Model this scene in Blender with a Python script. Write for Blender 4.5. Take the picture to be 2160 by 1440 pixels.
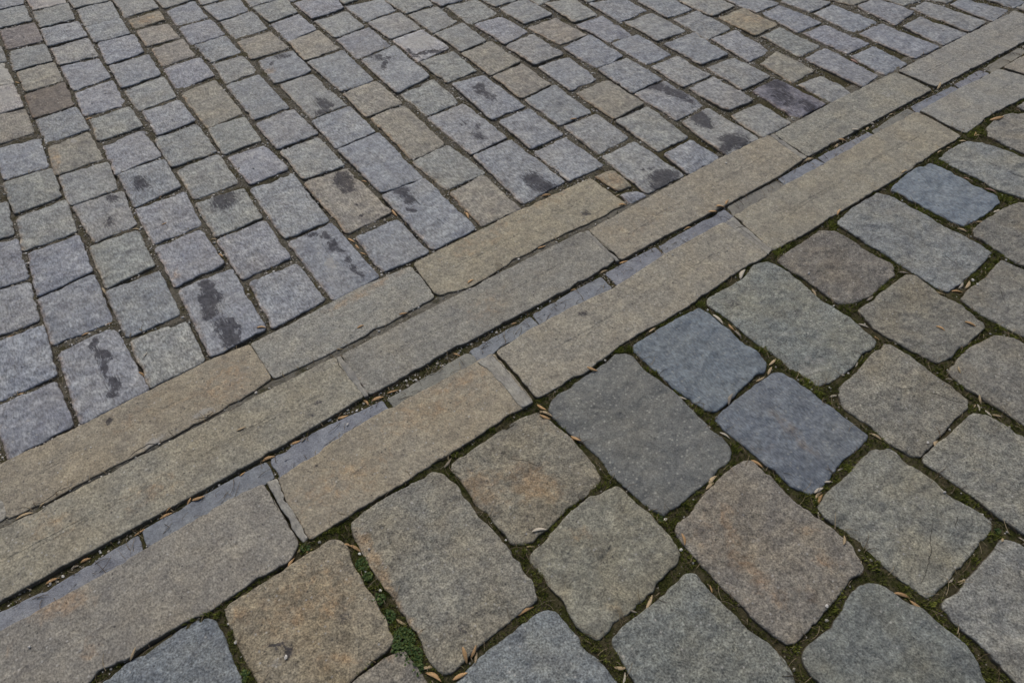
import bpy, math, random, json
import numpy as np
from mathutils import Matrix, Vector, noise as mnoise
for o in list(bpy.data.objects): bpy.data.objects.remove(o)
scene = bpy.context.scene
# ------------------------------------------------------------------ camera
CAM_POS = (-0.68904, -0.97126, 1.5)
CAM_ROT = [[0.81087, 0.46158, -0.359769], [-0.585191, 0.632752, -0.507125], [-0.006434, 0.621746, 0.783193]]
cd = bpy.data.cameras.new('camera'); cam = bpy.data.objects.new('camera', cd)
scene.collection.objects.link(cam)
M = Matrix(CAM_ROT).to_4x4(); M.translation = Vector(CAM_POS); cam.matrix_world = M
cd.sensor_width = 36.0; cd.lens = 22.2137; cd.clip_start = 0.05; cd.clip_end = 500
scene.camera = cam
# ------------------------------------------------------------------ light: open shade under a bright overcast sky
w = bpy.data.worlds.new('World'); scene.world = w; w.use_nodes = True
SUN_EL, SUN_AZ = math.radians(52), math.radians(20)   # azimuth measured from +Y towards +X
nt = w.node_tree; bg = nt.nodes['Background']
sky = nt.nodes.new('ShaderNodeTexSky'); sky.sky_type = 'NISHITA'; sky.sun_disc = False
sky.sun_elevation = SUN_EL; sky.sun_rotation = SUN_AZ; sky.air_density = 1.0; sky.dust_density = 6.0; sky.ozone_density = 0.3
nt.links.new(sky.outputs[0], bg.inputs[0]); bg.inputs[1].default_value = 0.085
sd = bpy.data.lights.new('sun', 'SUN'); sd.energy = 1.05; sd.angle = math.radians(28); sd.color = (1.0, 0.985, 0.925)
sun = bpy.data.objects.new('sun', sd); scene.collection.objects.link(sun)
dv = Vector((math.sin(SUN_AZ)*math.cos(SUN_EL), math.cos(SUN_AZ)*math.cos(SUN_EL), math.sin(SUN_EL)))
sun.rotation_euler = dv.to_track_quat('Z', 'Y').to_euler(); sun.location = dv*20
vs = scene.view_settings; vs.view_transform = 'Standard'; vs.look = 'None'; vs.gamma = 1; vs.exposure = -0.05
# ------------------------------------------------------------------ traced plan of the paving, metres on the ground
COBBLES = [
('a1','g',[-967,2996,-941,2962,-943,2787,-996,2805]),
('a2','p',[-1029,2789,-955,2775,-953,2544,-1051,2572]),
('a3','p',[-1061,2567,-955,2536,-954,2303,-1089,2312]),
('a4','o',[-1082,2301,-953,2279,-957,2068,-1109,2065]),
('a5','b',[-1105,2033,-947,2013,-958,1788,-1110,1798]),
('a6','g',[-1117,1768,-951,1765,-954,1556,-1113,1547]),
('a7','g',[-1114,1520,-946,1524,-958,1311,-1127,1315]),
('a8','b',[-1118,1290,-956,1286,-959,1071,-1130,1057]),
('a9','b',[-1130,1041,-960,1045,-965,808,-1135,815]),
('a10','b',[-1128,772,-966,782,-948,473,-1133,466]),
('b0','b',[-889,3660,-745,3516,-761,3394,-904,3407]),
('b1','g',[-909,3376,-762,3370,-764,3162,-930,3166]),
('b2','r',[-912,3129,-757,3116,-763,2897,-918,2909]),
('b3','g',[-914,2884,-761,2865,-767,2663,-932,2670]),
('b4','o',[-920,2649,-763,2640,-767,2438,-921,2433]),
('b5','n',[-928,2408,-764,2404,-770,2190,-935,2187]),
('b6','b',[-929,2160,-768,2166,-764,1963,-931,1955]),
('b7','o',[-931,1924,-773,1937,-771,1713,-944,1708]),
('b8','g',[-936,1684,-759,1671,-775,1481,-941,1483]),
('b9','g',[-932,1456,-764,1447,-774,1230,-920,1219]),
('b10','g',[-937,1205,-782,1193,-783,977,-943,966]),
('b11','b',[-946,948,-779,940,-784,710,-944,711]),
('b12','g',[-941,694,-776,677,-783,481,-941,478]),
('c0','p',[-732,3488,-553,3410,-572,3280,-736,3290]),
('c1','g',[-738,3266,-566,3267,-582,3043,-740,3048]),
('c2','b',[-744,3027,-575,3013,-573,2808,-751,2807]),
('c3','g',[-743,2779,-575,2787,-580,2580,-747,2594]),
('c4','b',[-745,2579,-586,2557,-583,2341,-747,2317]),
('c5','b',[-743,2290,-584,2296,-589,2063,-757,2078]),
('c6','g',[-741,2022,-581,2028,-578,1842,-756,1841]),
('c7','b',[-747,1804,-584,1820,-576,1594,-754,1575]),
('c8','b',[-747,1563,-576,1550,-577,1349,-749,1329]),
('c9','b',[-752,1315,-576,1309,-586,1093,-752,1084]),
('c10','b',[-755,1061,-597,1062,-589,839,-755,838]),
('c11','b',[-753,814,-578,810,-587,488,-760,481]),
('d0','g',[-557,3322,-365,3269,-389,3161,-549,3168]),
('d1','g',[-545,3148,-376,3152,-387,2922,-555,2934]),
('d2','b',[-555,2910,-388,2906,-395,2706,-557,2722]),
('d3','b',[-546,2699,-382,2681,-393,2477,-563,2464]),
('d4','b',[-558,2441,-382,2440,-388,2222,-565,2201]),
('d5','g',[-561,2179,-384,2200,-392,1994,-556,1975]),
('d6','b',[-544,1955,-390,1951,-387,1755,-545,1738]),
('d7','g',[-564,1716,-388,1723,-387,1489,-564,1490]),
('d8','g',[-556,1456,-388,1466,-393,1245,-556,1247]),
('d9','g',[-562,1217,-389,1193,-397,994,-567,994]),
('d10','b',[-569,972,-395,972,-396,740,-565,739]),
('d11','b',[-552,706,-391,701,-387,495,-568,480]),
('e0','g',[-358,3174,-187,3137,-194,2921,-365,2914]),
('e1','t',[-359,2860,-201,2875,-207,2756,-358,2756]),
('e2','o',[-356,2732,-208,2732,-206,2529,-363,2534]),
('e3','o',[-349,2494,-198,2500,-203,2308,-359,2300]),
('e4','b',[-361,2268,-192,2272,-194,2065,-368,2055]),
('e5','o',[-367,2006,-204,2028,-202,1691,-359,1675]),
('e6','g',[-361,1655,-206,1660,-215,1453,-371,1453]),
('e7','b',[-363,1423,-218,1415,-203,1206,-357,1205]),
('e8','b',[-366,1181,-200,1180,-208,839,-374,837]),
('e9','b',[-371,813,-206,814,-197,484,-363,480]),
('f0','g',[-173,3036,10,3026,-8,2895,-168,2893]),
('f1','b',[-167,2858,-15,2874,-21,2650,-174,2659]),
('f2','b',[-173,2634,-16,2622,-13,2423,-183,2422]),
('f3','b',[-172,2392,-15,2409,-17,2205,-162,2195]),
('f4','g',[-161,2166,-20,2173,-22,1990,-173,1967]),
('f5','b',[-179,1946,-25,1953,-27,1613,-181,1615]),
('f6','b',[-185,1579,-16,1588,-8,1358,-184,1355]),
('f7','g',[-181,1333,-20,1331,-15,1100,-181,1111]),
('f8','o',[-188,1090,-21,1072,-3,745,-182,739]),
('f9','b',[-169,702,-5,699,-4,486,-176,492]),
('g0','g',[12,2916,120,2908,90,2805,4,2816]),
('g1','b',[2,2783,192,2782,176,2603,16,2581]),
('g2','g',[14,2559,188,2569,181,2361,12,2344]),
('g3','o',[10,2308,179,2324,188,2104,1,2108]),
('g4','b',[18,2075,194,2070,184,1838,6,1835]),
('g5','g',[19,1813,177,1817,186,1491,21,1477]),
('g6','b',[13,1455,189,1459,190,1233,11,1221]),
('g7','b',[10,1197,195,1208,192,855,21,862]),
('g8','b',[16,844,192,837,194,490,16,489]),
('h0','g',[213,2784,355,2769,353,2635,212,2645]),
('h1','g',[209,2621,392,2615,372,2424,217,2409]),
('h2','b',[216,2385,372,2407,376,2203,212,2173]),
('h3','o',[209,2153,380,2177,386,1963,200,1940]),
('h4','b',[204,1916,385,1922,378,1598,216,1593]),
('h5','o',[214,1565,379,1578,387,1354,213,1351]),
('h6','o',[223,1327,384,1327,376,988,220,975]),
('h7','g',[210,958,383,972,405,740,229,739]),
('h8','o',[228,709,390,728,387,484,222,494]),
('i0','b',[385,2710,484,2654,462,2572,403,2563]),
('i1','b',[408,2542,623,2533,587,2323,406,2308]),
('i2','g',[407,2283,587,2289,579,2076,412,2062]),
('i3','b',[411,2040,595,2056,596,1837,408,1813]),
('i4','b',[414,1789,606,1815,597,1468,410,1437]),
('i5','g',[418,1419,600,1446,593,1213,422,1208]),
('i6','b',[421,1192,602,1195,602,872,425,862]),
('i7','b',[424,844,602,842,612,511,411,503]),
('j0','g',[627,2512,732,2452,695,2372,613,2363]),
('j1','b',[609,2340,809,2313,794,2144,616,2128]),
('j2','g',[617,2103,804,2111,804,1901,625,1889]),
('j3','w',[628,1865,795,1869,809,1643,629,1622]),
('j4','g',[629,1602,804,1597,795,1386,630,1379]),
('j5','b',[643,1345,800,1330,796,1012,629,1017]),
('j6','b',[643,985,803,983,803,760,636,752]),
('j7','b',[635,727,797,734,802,504,631,506]),
('j8','t',[728,466,802,448,798,343,740,351]),
('j9','b',[734,325,797,309,809,268,727,272]),
('k0','g',[807,2271,1001,2179,984,2078,826,2077]),
('k1','g',[826,2053,992,2055,993,1855,828,1821]),
('k2','g',[830,1797,998,1812,991,1595,833,1575]),
('k3','o',[829,1558,1001,1559,1005,1331,827,1317]),
('k4','o',[829,1296,1000,1301,998,1089,825,1077]),
('k5','b',[829,1051,1001,1062,1002,814,833,817]),
('k6','g',[840,791,1005,784,1003,582,835,571]),
('k7','g',[835,546,1007,544,1001,270,817,273]),
('l0','b',[1012,2171,1162,2113,1144,2037,1012,2040]),
('l1','g',[1034,2016,1208,1998,1205,1796,1023,1786]),
('l2','b',[1038,1759,1199,1760,1210,1546,1045,1511]),
('l3','g',[1038,1487,1214,1512,1212,1267,1042,1269]),
('l4','b',[1048,1245,1220,1232,1194,1001,1040,997]),
('l5','o',[1048,966,1224,966,1221,727,1045,716]),
('l6','g',[1038,693,1219,699,1202,441,1035,443]),
('l7','b',[1036,408,1191,413,1197,266,1023,263]),
('m0','g',[1231,2008,1386,1964,1381,1870,1238,1864]),
('m1','g',[1245,1841,1421,1840,1415,1615,1244,1621]),
('m2','o',[1238,1579,1421,1586,1426,1347,1255,1348]),
('m3','b',[1251,1315,1428,1323,1428,1085,1254,1079]),
('m4','b',[1251,1055,1434,1067,1432,831,1243,822]),
('m5','b',[1252,809,1434,811,1428,568,1249,555]),
('m6','g',[1251,526,1417,536,1421,264,1227,263]),
('n0','g',[1440,1834,1543,1811,1525,1763,1436,1750]),
('n1','g',[1464,1730,1626,1713,1602,1476,1460,1485]),
('n2','b',[1449,1453,1619,1455,1617,1221,1465,1229]),
('n3','b',[1463,1201,1631,1202,1625,967,1463,965]),
('n4','g',[1465,943,1636,931,1630,723,1458,724]),
('n5','g',[1469,698,1628,699,1625,469,1468,476]),
('n6','g',[1454,436,1631,435,1618,260,1440,260]),
('o0','g',[1657,1691,1746,1660,1719,1618,1656,1612]),
('o1','b',[1653,1598,1844,1551,1843,1363,1646,1354]),
('o2','g',[1670,1336,1851,1332,1847,1088,1660,1091]),
('o3','b',[1665,1051,1855,1044,1830,801,1665,815]),
('o4','g',[1668,773,1834,764,1837,553,1650,552]),
('o5','k',[1680,517,1839,517,1848,263,1663,266]),
('p1','b',[1881,1471,2051,1433,2039,1234,1872,1242]),
('p2','g',[1885,1209,2046,1203,2042,974,1871,964]),
('p3','b',[1885,947,2045,938,2020,710,1862,703]),
('p4','o',[1894,652,2038,682,2043,469,1880,462]),
('p5','g',[1887,432,2030,420,2033,257,1877,254]),
('q0','g',[2051,1336,2224,1340,2251,1127,2061,1110]),
('q1','t',[2082,1086,2257,1080,2253,856,2084,852]),
('q2','g',[2102,823,2240,827,2249,597,2098,589]),
('q3','b',[2091,560,2255,571,2232,271,2090,251]),
('r0','b',[2271,1206,2452,1169,2453,1011,2280,1013]),
('r1','b',[2299,990,2442,993,2456,745,2273,749]),
('r2','b',[2294,726,2444,714,2462,475,2291,474]),
('r3','b',[2283,446,2450,441,2432,253,2260,257]),
('s0','b',[2485,1021,2625,987,2674,855,2499,850]),
('s1','b',[2507,827,2669,833,2682,584,2496,583]),
('s2','b',[2507,560,2687,557,2693,253,2498,259]),
('t0','o',[2705,874,2838,846,2871,760,2747,766]),
('t1','b',[2747,741,2896,742,2925,533,2725,506]),
('t2','b',[2739,472,2890,478,2923,244,2722,253]),
('u0','g',[2935,712,3049,689,3077,589,2953,612]),
('u1','g',[2958,575,3090,570,3114,255,2944,250]),
('v0','g',[3108,609,3189,584,3217,494,3155,496]),
('v1','b',[3156,470,3263,468,3325,260,3144,241]),
('w0','b',[3364,401,3469,376,3489,257,3371,260]),
('w1','g',[3385,246,3482,244,3510,172,3390,196]),
('z6','g',[-1205,1668,-1129,1642,-1141,1430,-1225,1446]),
('z7','b',[-1240,1420,-1136,1395,-1142,1168,-1264,1184]),
('z8','b',[-1276,1170,-1143,1145,-1152,945,-1298,954]),
('z9','b',[-1312,925,-1142,905,-1152,686,-1319,688]),
('z10','b',[-1322,666,-1159,657,-1153,481,-1315,468]),]
KERB = {
'R1a':[-1501,448,-1356,362,-1346,324,-1350,290,-1518,282],
'R1b':[-1403,455,-1335,460,-1133,461,-757,470,-652,458,-647,383,-647,300,-755,283,-956,279,-1198,280,-1272,273,-1345,286,-1341,326,-1356,360],
'R1c':[-645,457,-472,462,-269,472,-87,460,-88,385,-95,296,-266,287,-460,286,-639,296,-643,380],
'R1d':[-71,465,342,474,703,465,709,277,573,273,421,286,202,280,19,264,-83,297,-79,384],
'R2a':[-1450,259,-1366,262,-1275,260,-1023,264,-706,264,-463,260,-461,173,-458,87,-630,80,-782,75,-1027,76,-1242,77,-1395,79,-1473,76],
'R2b':[-441,255,-215,257,185,256,489,251,489,170,484,76,278,70,55,77,-252,82,-440,82,-439,188],
'R2c':[511,244,722,248,1191,262,1470,251,1458,154,1449,68,1286,55,1001,57,701,68,502,68,502,160],
'R2d':[1497,244,1893,249,2318,239,2320,141,2313,58,1895,64,1482,67,1486,154],
'R2e':[2343,236,2825,237,3341,233,3354,44,3066,41,2351,59,2347,146],
'R2f':[3387,232,4151,234,4121,14,3383,35],
'R3a':[-1482,6,-1408,1,-1267,-2,-1154,-4,-1063,2,-940,3,-859,6,-793,-5,-789,-100,-785,-200,-819,-227,-899,-221,-1014,-227,-1067,-217,-1132,-214,-1190,-220,-1248,-204,-1276,-224,-1338,-238,-1513,-233],
'R3b':[-754,-13,-683,-7,-568,4,-426,9,-270,-1,-134,-2,-73,-5,-75,-111,-80,-212,-149,-206,-354,-210,-491,-209,-630,-207,-756,-210,-760,-80],
'R3c':[-60,-6,102,4,240,-2,400,-17,643,-3,783,-4,921,-7,924,-107,920,-204,885,-206,796,-197,557,-211,420,-209,275,-200,108,-217,-60,-207,-58,-111],
'R3d':[983,-2,1157,-8,1267,1,1495,-3,1826,1,2104,-6,2100,-108,2087,-212,1906,-207,1727,-219,1551,-215,1262,-210,1118,-213,950,-203,965,-107],
'R3e':[2127,-10,2413,-11,2720,-27,2752,-123,2761,-244,2578,-214,2358,-198,2124,-210,2124,-104],
'R3f':[2753,-31,2936,-27,3510,-60,3540,-264,2798,-257,2778,-127],}
SLOT = {
'S1':[-1480,54,-1403,52,-1284,41,-1198,46,-1097,52,-1100,-7,-1266,-22,-1413,-13,-1488,-7],
'S2':[-1082,57,-941,61,-790,59,-765,56,-762,0,-864,-2,-939,-6,-1082,0],
'S3':[-749,55,-653,65,-570,60,-488,51,-422,46,-423,4,-574,-6,-689,-15,-754,-13],
'S4':[-405,42,-276,43,-133,47,-123,24,-131,-9,-277,-12,-407,-4],
'S5':[-120,48,-1,48,105,52,106,3,-31,6,-121,-4],
'S6':[121,52,266,54,398,50,394,-8,237,-5,113,-2],
'S7':[422,54,533,53,642,48,639,-4,541,-8,420,-14],
'S8':[656,44,819,45,983,46,979,-3,788,-8,649,-9],
'S9':[1004,47,1119,46,1268,42,1274,-2,1158,-10,983,-6],
'S10':[1284,44,1390,47,1499,42,1501,-1,1386,-2,1277,-4],
'S11':[1520,42,1671,36,1822,28,1831,-4,1672,-8,1509,-4],
'S12':[1843,25,1988,34,2108,35,2104,-8,1967,-2,1835,-7],
'S13':[2132,35,2277,30,2424,23,2427,-13,2264,-12,2112,-9],
'S14':[2449,24,2549,25,2651,27,2663,-13,2560,-13,2442,-15],
'S15':[2684,23,2832,26,2999,25,3001,-11,2834,-18,2683,-18],
'S16':[3030,25,3211,19,3373,8,3364,-46,3172,-46,3014,-20],}
MORT = {
'M2':[-461,257,-444,255,-440,183,-444,79,-458,82,-462,168],
'M2c':[489,248,508,243,498,155,495,62,481,70,485,165],
'M2d':[1471,247,1492,243,1478,148,1472,63,1446,63,1455,153],
'M3':[-784,-5,-758,-11,-762,-81,-758,-207,-774,-210,-780,-167,-782,-90],
'M3b':[-131,-4,-73,-5,-76,-112,-80,-215,-120,-211,-116,-115],
'M3d':[923,-11,973,-4,959,-111,946,-205,919,-208,922,-111],}
SETT = {
'B1':[-1026,-235,-1011,-254,-1005,-292,-1007,-349,-1008,-411,-1021,-489,-1218,-427,-1295,-291,-1249,-237,-1201,-229,-1143,-231,-1062,-225],
'B2':[-716,-237,-699,-253,-693,-275,-698,-339,-701,-394,-697,-427,-697,-477,-700,-525,-720,-536,-775,-541,-828,-544,-922,-539,-986,-492,-977,-431,-986,-359,-986,-300,-985,-253,-973,-240,-907,-240,-775,-238],
'B3':[-696,-557,-691,-579,-689,-626,-686,-688,-819,-675,-871,-565,-814,-550,-739,-549],
'B4':[-420,-227,-401,-249,-391,-296,-393,-386,-383,-461,-379,-525,-380,-606,-395,-646,-464,-644,-571,-650,-631,-657,-650,-649,-659,-625,-658,-512,-665,-424,-668,-313,-666,-252,-656,-230,-620,-221,-452,-227],
'B5':[-90,-242,-82,-271,-69,-327,-68,-417,-69,-480,-80,-502,-114,-514,-200,-514,-264,-525,-321,-533,-365,-506,-367,-458,-372,-409,-379,-365,-373,-297,-378,-252,-361,-234,-329,-240,-165,-229],
'B6':[-59,-542,-55,-553,-54,-609,-45,-639,-43,-686,-48,-743,-55,-764,-72,-772,-151,-777,-168,-787,-281,-788,-333,-792,-344,-785,-359,-741,-350,-688,-353,-643,-354,-568,-344,-554,-295,-547,-200,-529,-142,-525],
'B7':[223,-222,247,-237,259,-259,254,-305,265,-427,264,-523,260,-576,270,-604,255,-647,226,-661,144,-668,69,-668,0,-671,-19,-673,-29,-658,-35,-619,-49,-503,-39,-451,-50,-395,-61,-318,-62,-260,-33,-239,-5,-230,71,-229,143,-229],
'B8':[556,-239,566,-271,564,-322,559,-407,566,-461,556,-508,531,-522,445,-521,369,-532,314,-534,292,-514,277,-415,277,-311,275,-249,286,-230,320,-225,442,-229],
'B9':[556,-540,571,-557,576,-596,586,-699,585,-785,588,-827,573,-834,445,-842,350,-851,320,-845,304,-806,296,-733,298,-684,291,-611,288,-559,299,-548,366,-543,505,-540],
'B10':[852,-209,898,-226,907,-247,911,-305,897,-438,903,-565,894,-647,858,-658,822,-648,754,-663,713,-661,639,-659,612,-659,606,-639,613,-613,597,-576,605,-518,594,-428,598,-324,589,-243,607,-226,775,-232],
'B11':[1159,-232,1196,-269,1208,-328,1212,-419,1214,-485,1181,-515,1094,-518,1033,-525,976,-513,928,-486,926,-434,928,-362,923,-305,924,-245,973,-238,1062,-237],
'B12':[1510,-228,1532,-258,1531,-341,1537,-457,1543,-574,1542,-646,1441,-657,1322,-664,1253,-660,1244,-628,1242,-524,1243,-398,1244,-242,1347,-228,1455,-225],
'B13':[1829,-240,1841,-271,1837,-313,1835,-418,1846,-495,1817,-524,1699,-528,1588,-516,1578,-478,1570,-369,1567,-249,1591,-239,1703,-225],
'B14':[2079,-245,2119,-282,2145,-388,2153,-482,2158,-613,1955,-668,1905,-565,1883,-488,1881,-392,1877,-305,1879,-242,1975,-236],
'B15':[2398,-239,2457,-278,2518,-384,2502,-523,2234,-541,2177,-424,2178,-337,2179,-278,2223,-243,2320,-230],
'B15b':[2484,-235,2554,-231,2741,-285,2679,-442,2546,-361,2486,-273],
'B16':[1803,-550,1870,-566,1928,-622,1925,-772,1705,-844,1561,-807,1561,-745,1559,-681,1570,-626,1568,-571,1596,-547,1700,-545],
'B17':[1537,-685,1550,-750,1562,-852,1490,-945,1297,-968,1269,-897,1250,-819,1246,-760,1254,-704,1302,-696,1365,-695,1420,-698,1464,-690],
'B18':[1212,-538,1231,-557,1222,-630,1229,-723,1220,-801,1199,-809,1115,-812,1063,-813,1004,-813,965,-807,948,-761,936,-686,930,-613,953,-541,1012,-540,1103,-538],
'B19':[897,-669,911,-686,915,-744,909,-804,923,-869,908,-928,886,-938,819,-936,709,-947,643,-947,626,-931,613,-869,618,-821,610,-736,633,-704,659,-688,751,-682,837,-670],
'B20':[1199,-847,1235,-886,1248,-965,1262,-1092,1067,-1145,962,-1096,961,-1058,957,-993,948,-944,942,-884,958,-835,1024,-828,1100,-828],
'B21':[881,-957,910,-986,918,-1017,915,-1056,929,-1125,951,-1235,720,-1298,655,-1217,645,-1152,650,-1081,643,-1014,635,-966,650,-954,740,-955,808,-956],
'B22':[576,-868,604,-889,601,-908,593,-941,605,-967,610,-1015,599,-1047,618,-1112,621,-1155,601,-1164,499,-1168,410,-1170,347,-1170,329,-1164,323,-1126,315,-1070,317,-1030,314,-952,300,-915,310,-881,347,-872,448,-869,550,-861],
'B23':[261,-683,274,-696,279,-747,274,-816,281,-875,287,-906,290,-957,293,-988,280,-1010,269,-1040,258,-1042,223,-1034,172,-1043,81,-1048,7,-1048,-10,-1039,-20,-999,-27,-950,-33,-849,-32,-795,-30,-749,-23,-715,-3,-703,33,-708,114,-687,167,-682,229,-680],
'B24':[-74,-805,-57,-819,-62,-854,-55,-926,-54,-974,-41,-1016,-38,-1065,-55,-1101,-88,-1142,-223,-1146,-353,-1012,-328,-904,-324,-867,-319,-827,-312,-811,-279,-805,-234,-807,-153,-808,-105,-806],
'B25':[-387,-677,-375,-694,-374,-727,-367,-784,-362,-842,-360,-880,-363,-954,-538,-937,-663,-788,-680,-687,-632,-678,-578,-669,-481,-667,-416,-668],
'B26':[259,-1070,269,-1088,280,-1118,297,-1172,301,-1227,307,-1274,292,-1304,269,-1335,220,-1386,29,-1347,-43,-1236,-11,-1133,-17,-1101,-2,-1077,14,-1071,86,-1076,152,-1070,194,-1059,230,-1059],
'B27':[602,-1193,621,-1212,630,-1275,624,-1416,394,-1490,315,-1434,324,-1372,327,-1321,335,-1276,328,-1245,336,-1197,350,-1192,448,-1198,542,-1197],}
STAINS = [
('c8',-0.690,1.442,0.0543,0.0274,1.76,.9),
('b9',-0.800,1.419,0.0320,0.0207,1.70,.9),
('b9',-0.846,1.296,0.0398,0.0248,-2.17,.6),
('d9',-0.465,1.173,0.0583,0.0494,1.12,1.1),
('c11',-0.674,0.773,0.0342,0.0215,1.46,1.1),
('c11',-0.681,0.708,0.0552,0.0345,1.68,1.1),
('c11',-0.705,0.662,0.0384,0.0270,1.61,1.1),
('c11',-0.681,0.560,0.0450,0.0338,1.92,1.1),
('c11',-0.686,0.506,0.0439,0.0263,1.85,1.1),
('c11',-0.694,0.495,0.0268,0.0172,2.98,1),
('a10',-1.032,0.742,0.0255,0.0129,1.49,1),
('a10',-1.020,0.682,0.0362,0.0167,2.07,1.15),
('a10',-1.025,0.632,0.0274,0.0132,1.36,1),
('a10',-1.032,0.599,0.0186,0.0079,1.42,.9),
('a10',-1.021,0.550,0.0259,0.0157,1.59,1.1),
('a10',-1.037,0.521,0.0210,0.0132,1.65,1),
('e9',-0.288,0.802,0.0252,0.0133,2.43,1),
('e9',-0.253,0.761,0.0276,0.0159,1.60,1),
('e9',-0.254,0.703,0.0314,0.0193,0.88,1),
('e9',-0.247,0.672,0.0279,0.0082,2.03,.9),
('e9',-0.243,0.608,0.0205,0.0133,0.91,.9),
('e9',-0.245,0.561,0.0214,0.0144,1.41,.9),
('e9',-0.242,0.524,0.0192,0.0134,1.63,.8),
('f8',-0.062,1.007,0.0573,0.0327,1.50,1.2),
('f8',-0.076,0.951,0.0327,0.0249,2.80,1.1),
('f8',-0.099,0.792,0.0105,0.0077,2.32,1),
('f8',-0.090,0.847,0.0131,0.0053,2.48,.8),
('g8',0.084,0.812,0.0464,0.0261,1.57,1.15),
('g8',0.081,0.763,0.0324,0.0200,1.45,1.15),
('g8',0.057,0.703,0.0223,0.0113,1.89,1),
('i7',0.525,0.581,0.0517,0.0369,1.58,1.2),
('i7',0.530,0.537,0.0546,0.0342,2.14,1.2),
('g4',0.129,2.043,0.0550,0.0252,2.66,.8),
('g4',0.060,2.005,0.0247,0.0107,1.24,.9),
('g5',0.108,1.544,0.0518,0.0344,1.53,1),
('g5',0.078,1.492,0.0397,0.0232,2.85,1),
('i4',0.481,1.680,0.0494,0.0131,0.88,1.1),
('i4',0.529,1.726,0.0228,0.0143,-2.80,.9),
('i4',0.478,1.785,0.0732,0.0279,1.95,.8),
('i6',0.513,1.066,0.0223,0.0169,1.73,.8),
('i6',0.545,0.999,0.0214,0.0186,1.12,.9),
('i6',0.512,0.950,0.0323,0.0204,1.63,.9),
('j5',0.717,1.237,0.0485,0.0289,1.00,1.1),
('j5',0.719,1.146,0.0284,0.0258,1.11,1),
('j5',0.712,1.192,0.0387,0.0231,1.62,1),
('k7',0.928,0.307,0.0649,0.0421,3.03,1.2),
('k7',0.882,0.278,0.0321,0.0272,2.92,1.1),
('k7',0.913,0.382,0.0274,0.0111,2.53,.8),
('m5',1.369,0.798,0.0527,0.0391,2.03,1.15),
('m5',1.394,0.712,0.0792,0.0366,1.70,1.15),
('m5',1.400,0.625,0.0273,0.0157,1.70,.9),
('m6',1.337,0.502,0.0554,0.0396,0.92,1.3),
('m6',1.322,0.448,0.0318,0.0236,1.48,1.2),
('m6',1.324,0.301,0.0637,0.0468,2.78,1.15),
('m6',1.274,0.293,0.0594,0.0228,-2.98,1.1),
('o5',1.795,0.489,0.0664,0.0461,1.50,1.0),
('o5',1.736,0.401,0.0896,0.0473,-1.83,.75),
('o5',1.773,0.292,0.0639,0.0351,-1.85,.8),
('d4',-0.670,2.465,0.0118,0.0050,1.44,.1),
('a8',-1.104,1.094,0.0064,0.0039,2.16,.8),
('B2',-0.911,-0.396,0.0157,0.0052,2.49,1.2),
('B2',-0.903,-0.413,0.0118,0.0094,1.73,1.1),
('B2',-0.931,-0.384,0.0092,0.0033,2.48,1),
('j3',0.720,1.654,0.0857,0.0135,2.79,1.1),
('j3',0.640,1.685,0.0702,0.0080,1.70,.9),
('R1d',0.557,0.319,0.0214,0.0180,2.67,.75),
('R1d',0.490,0.365,0.0162,0.0106,0.86,.6),
('R1b',-1.059,0.427,0.0136,0.0088,2.15,.9),
('R1b',-0.749,0.344,0.0084,0.0048,2.36,.9),
('R2a',-0.568,0.145,0.0196,0.0114,2.67,.65),
('R2a',-0.607,0.111,0.0088,0.0067,2.21,.8),
('R3c',0.247,-0.045,0.0208,0.0134,1.95,.65),
('R3b',-0.667,-0.038,0.0177,0.0051,2.92,.8),
('R3b',-0.573,-0.111,0.0213,0.0089,1.54,.45),
('R3b',0.085,-0.135,0.0159,0.0123,2.58,.6),
('R2b',-0.428,0.186,0.0517,0.0440,1.92,.42),
('R2b',0.430,0.231,0.0744,0.0472,-3.08,.42),
('B4',-0.567,-0.597,0.0224,0.0209,1.39,.5),
('B4',-0.524,-0.348,0.0264,0.0207,2.36,.45),
('B2',-0.771,-0.425,0.0325,0.0222,2.36,.5),
('B10',0.658,-0.290,0.0346,0.0244,2.74,.5),]
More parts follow.
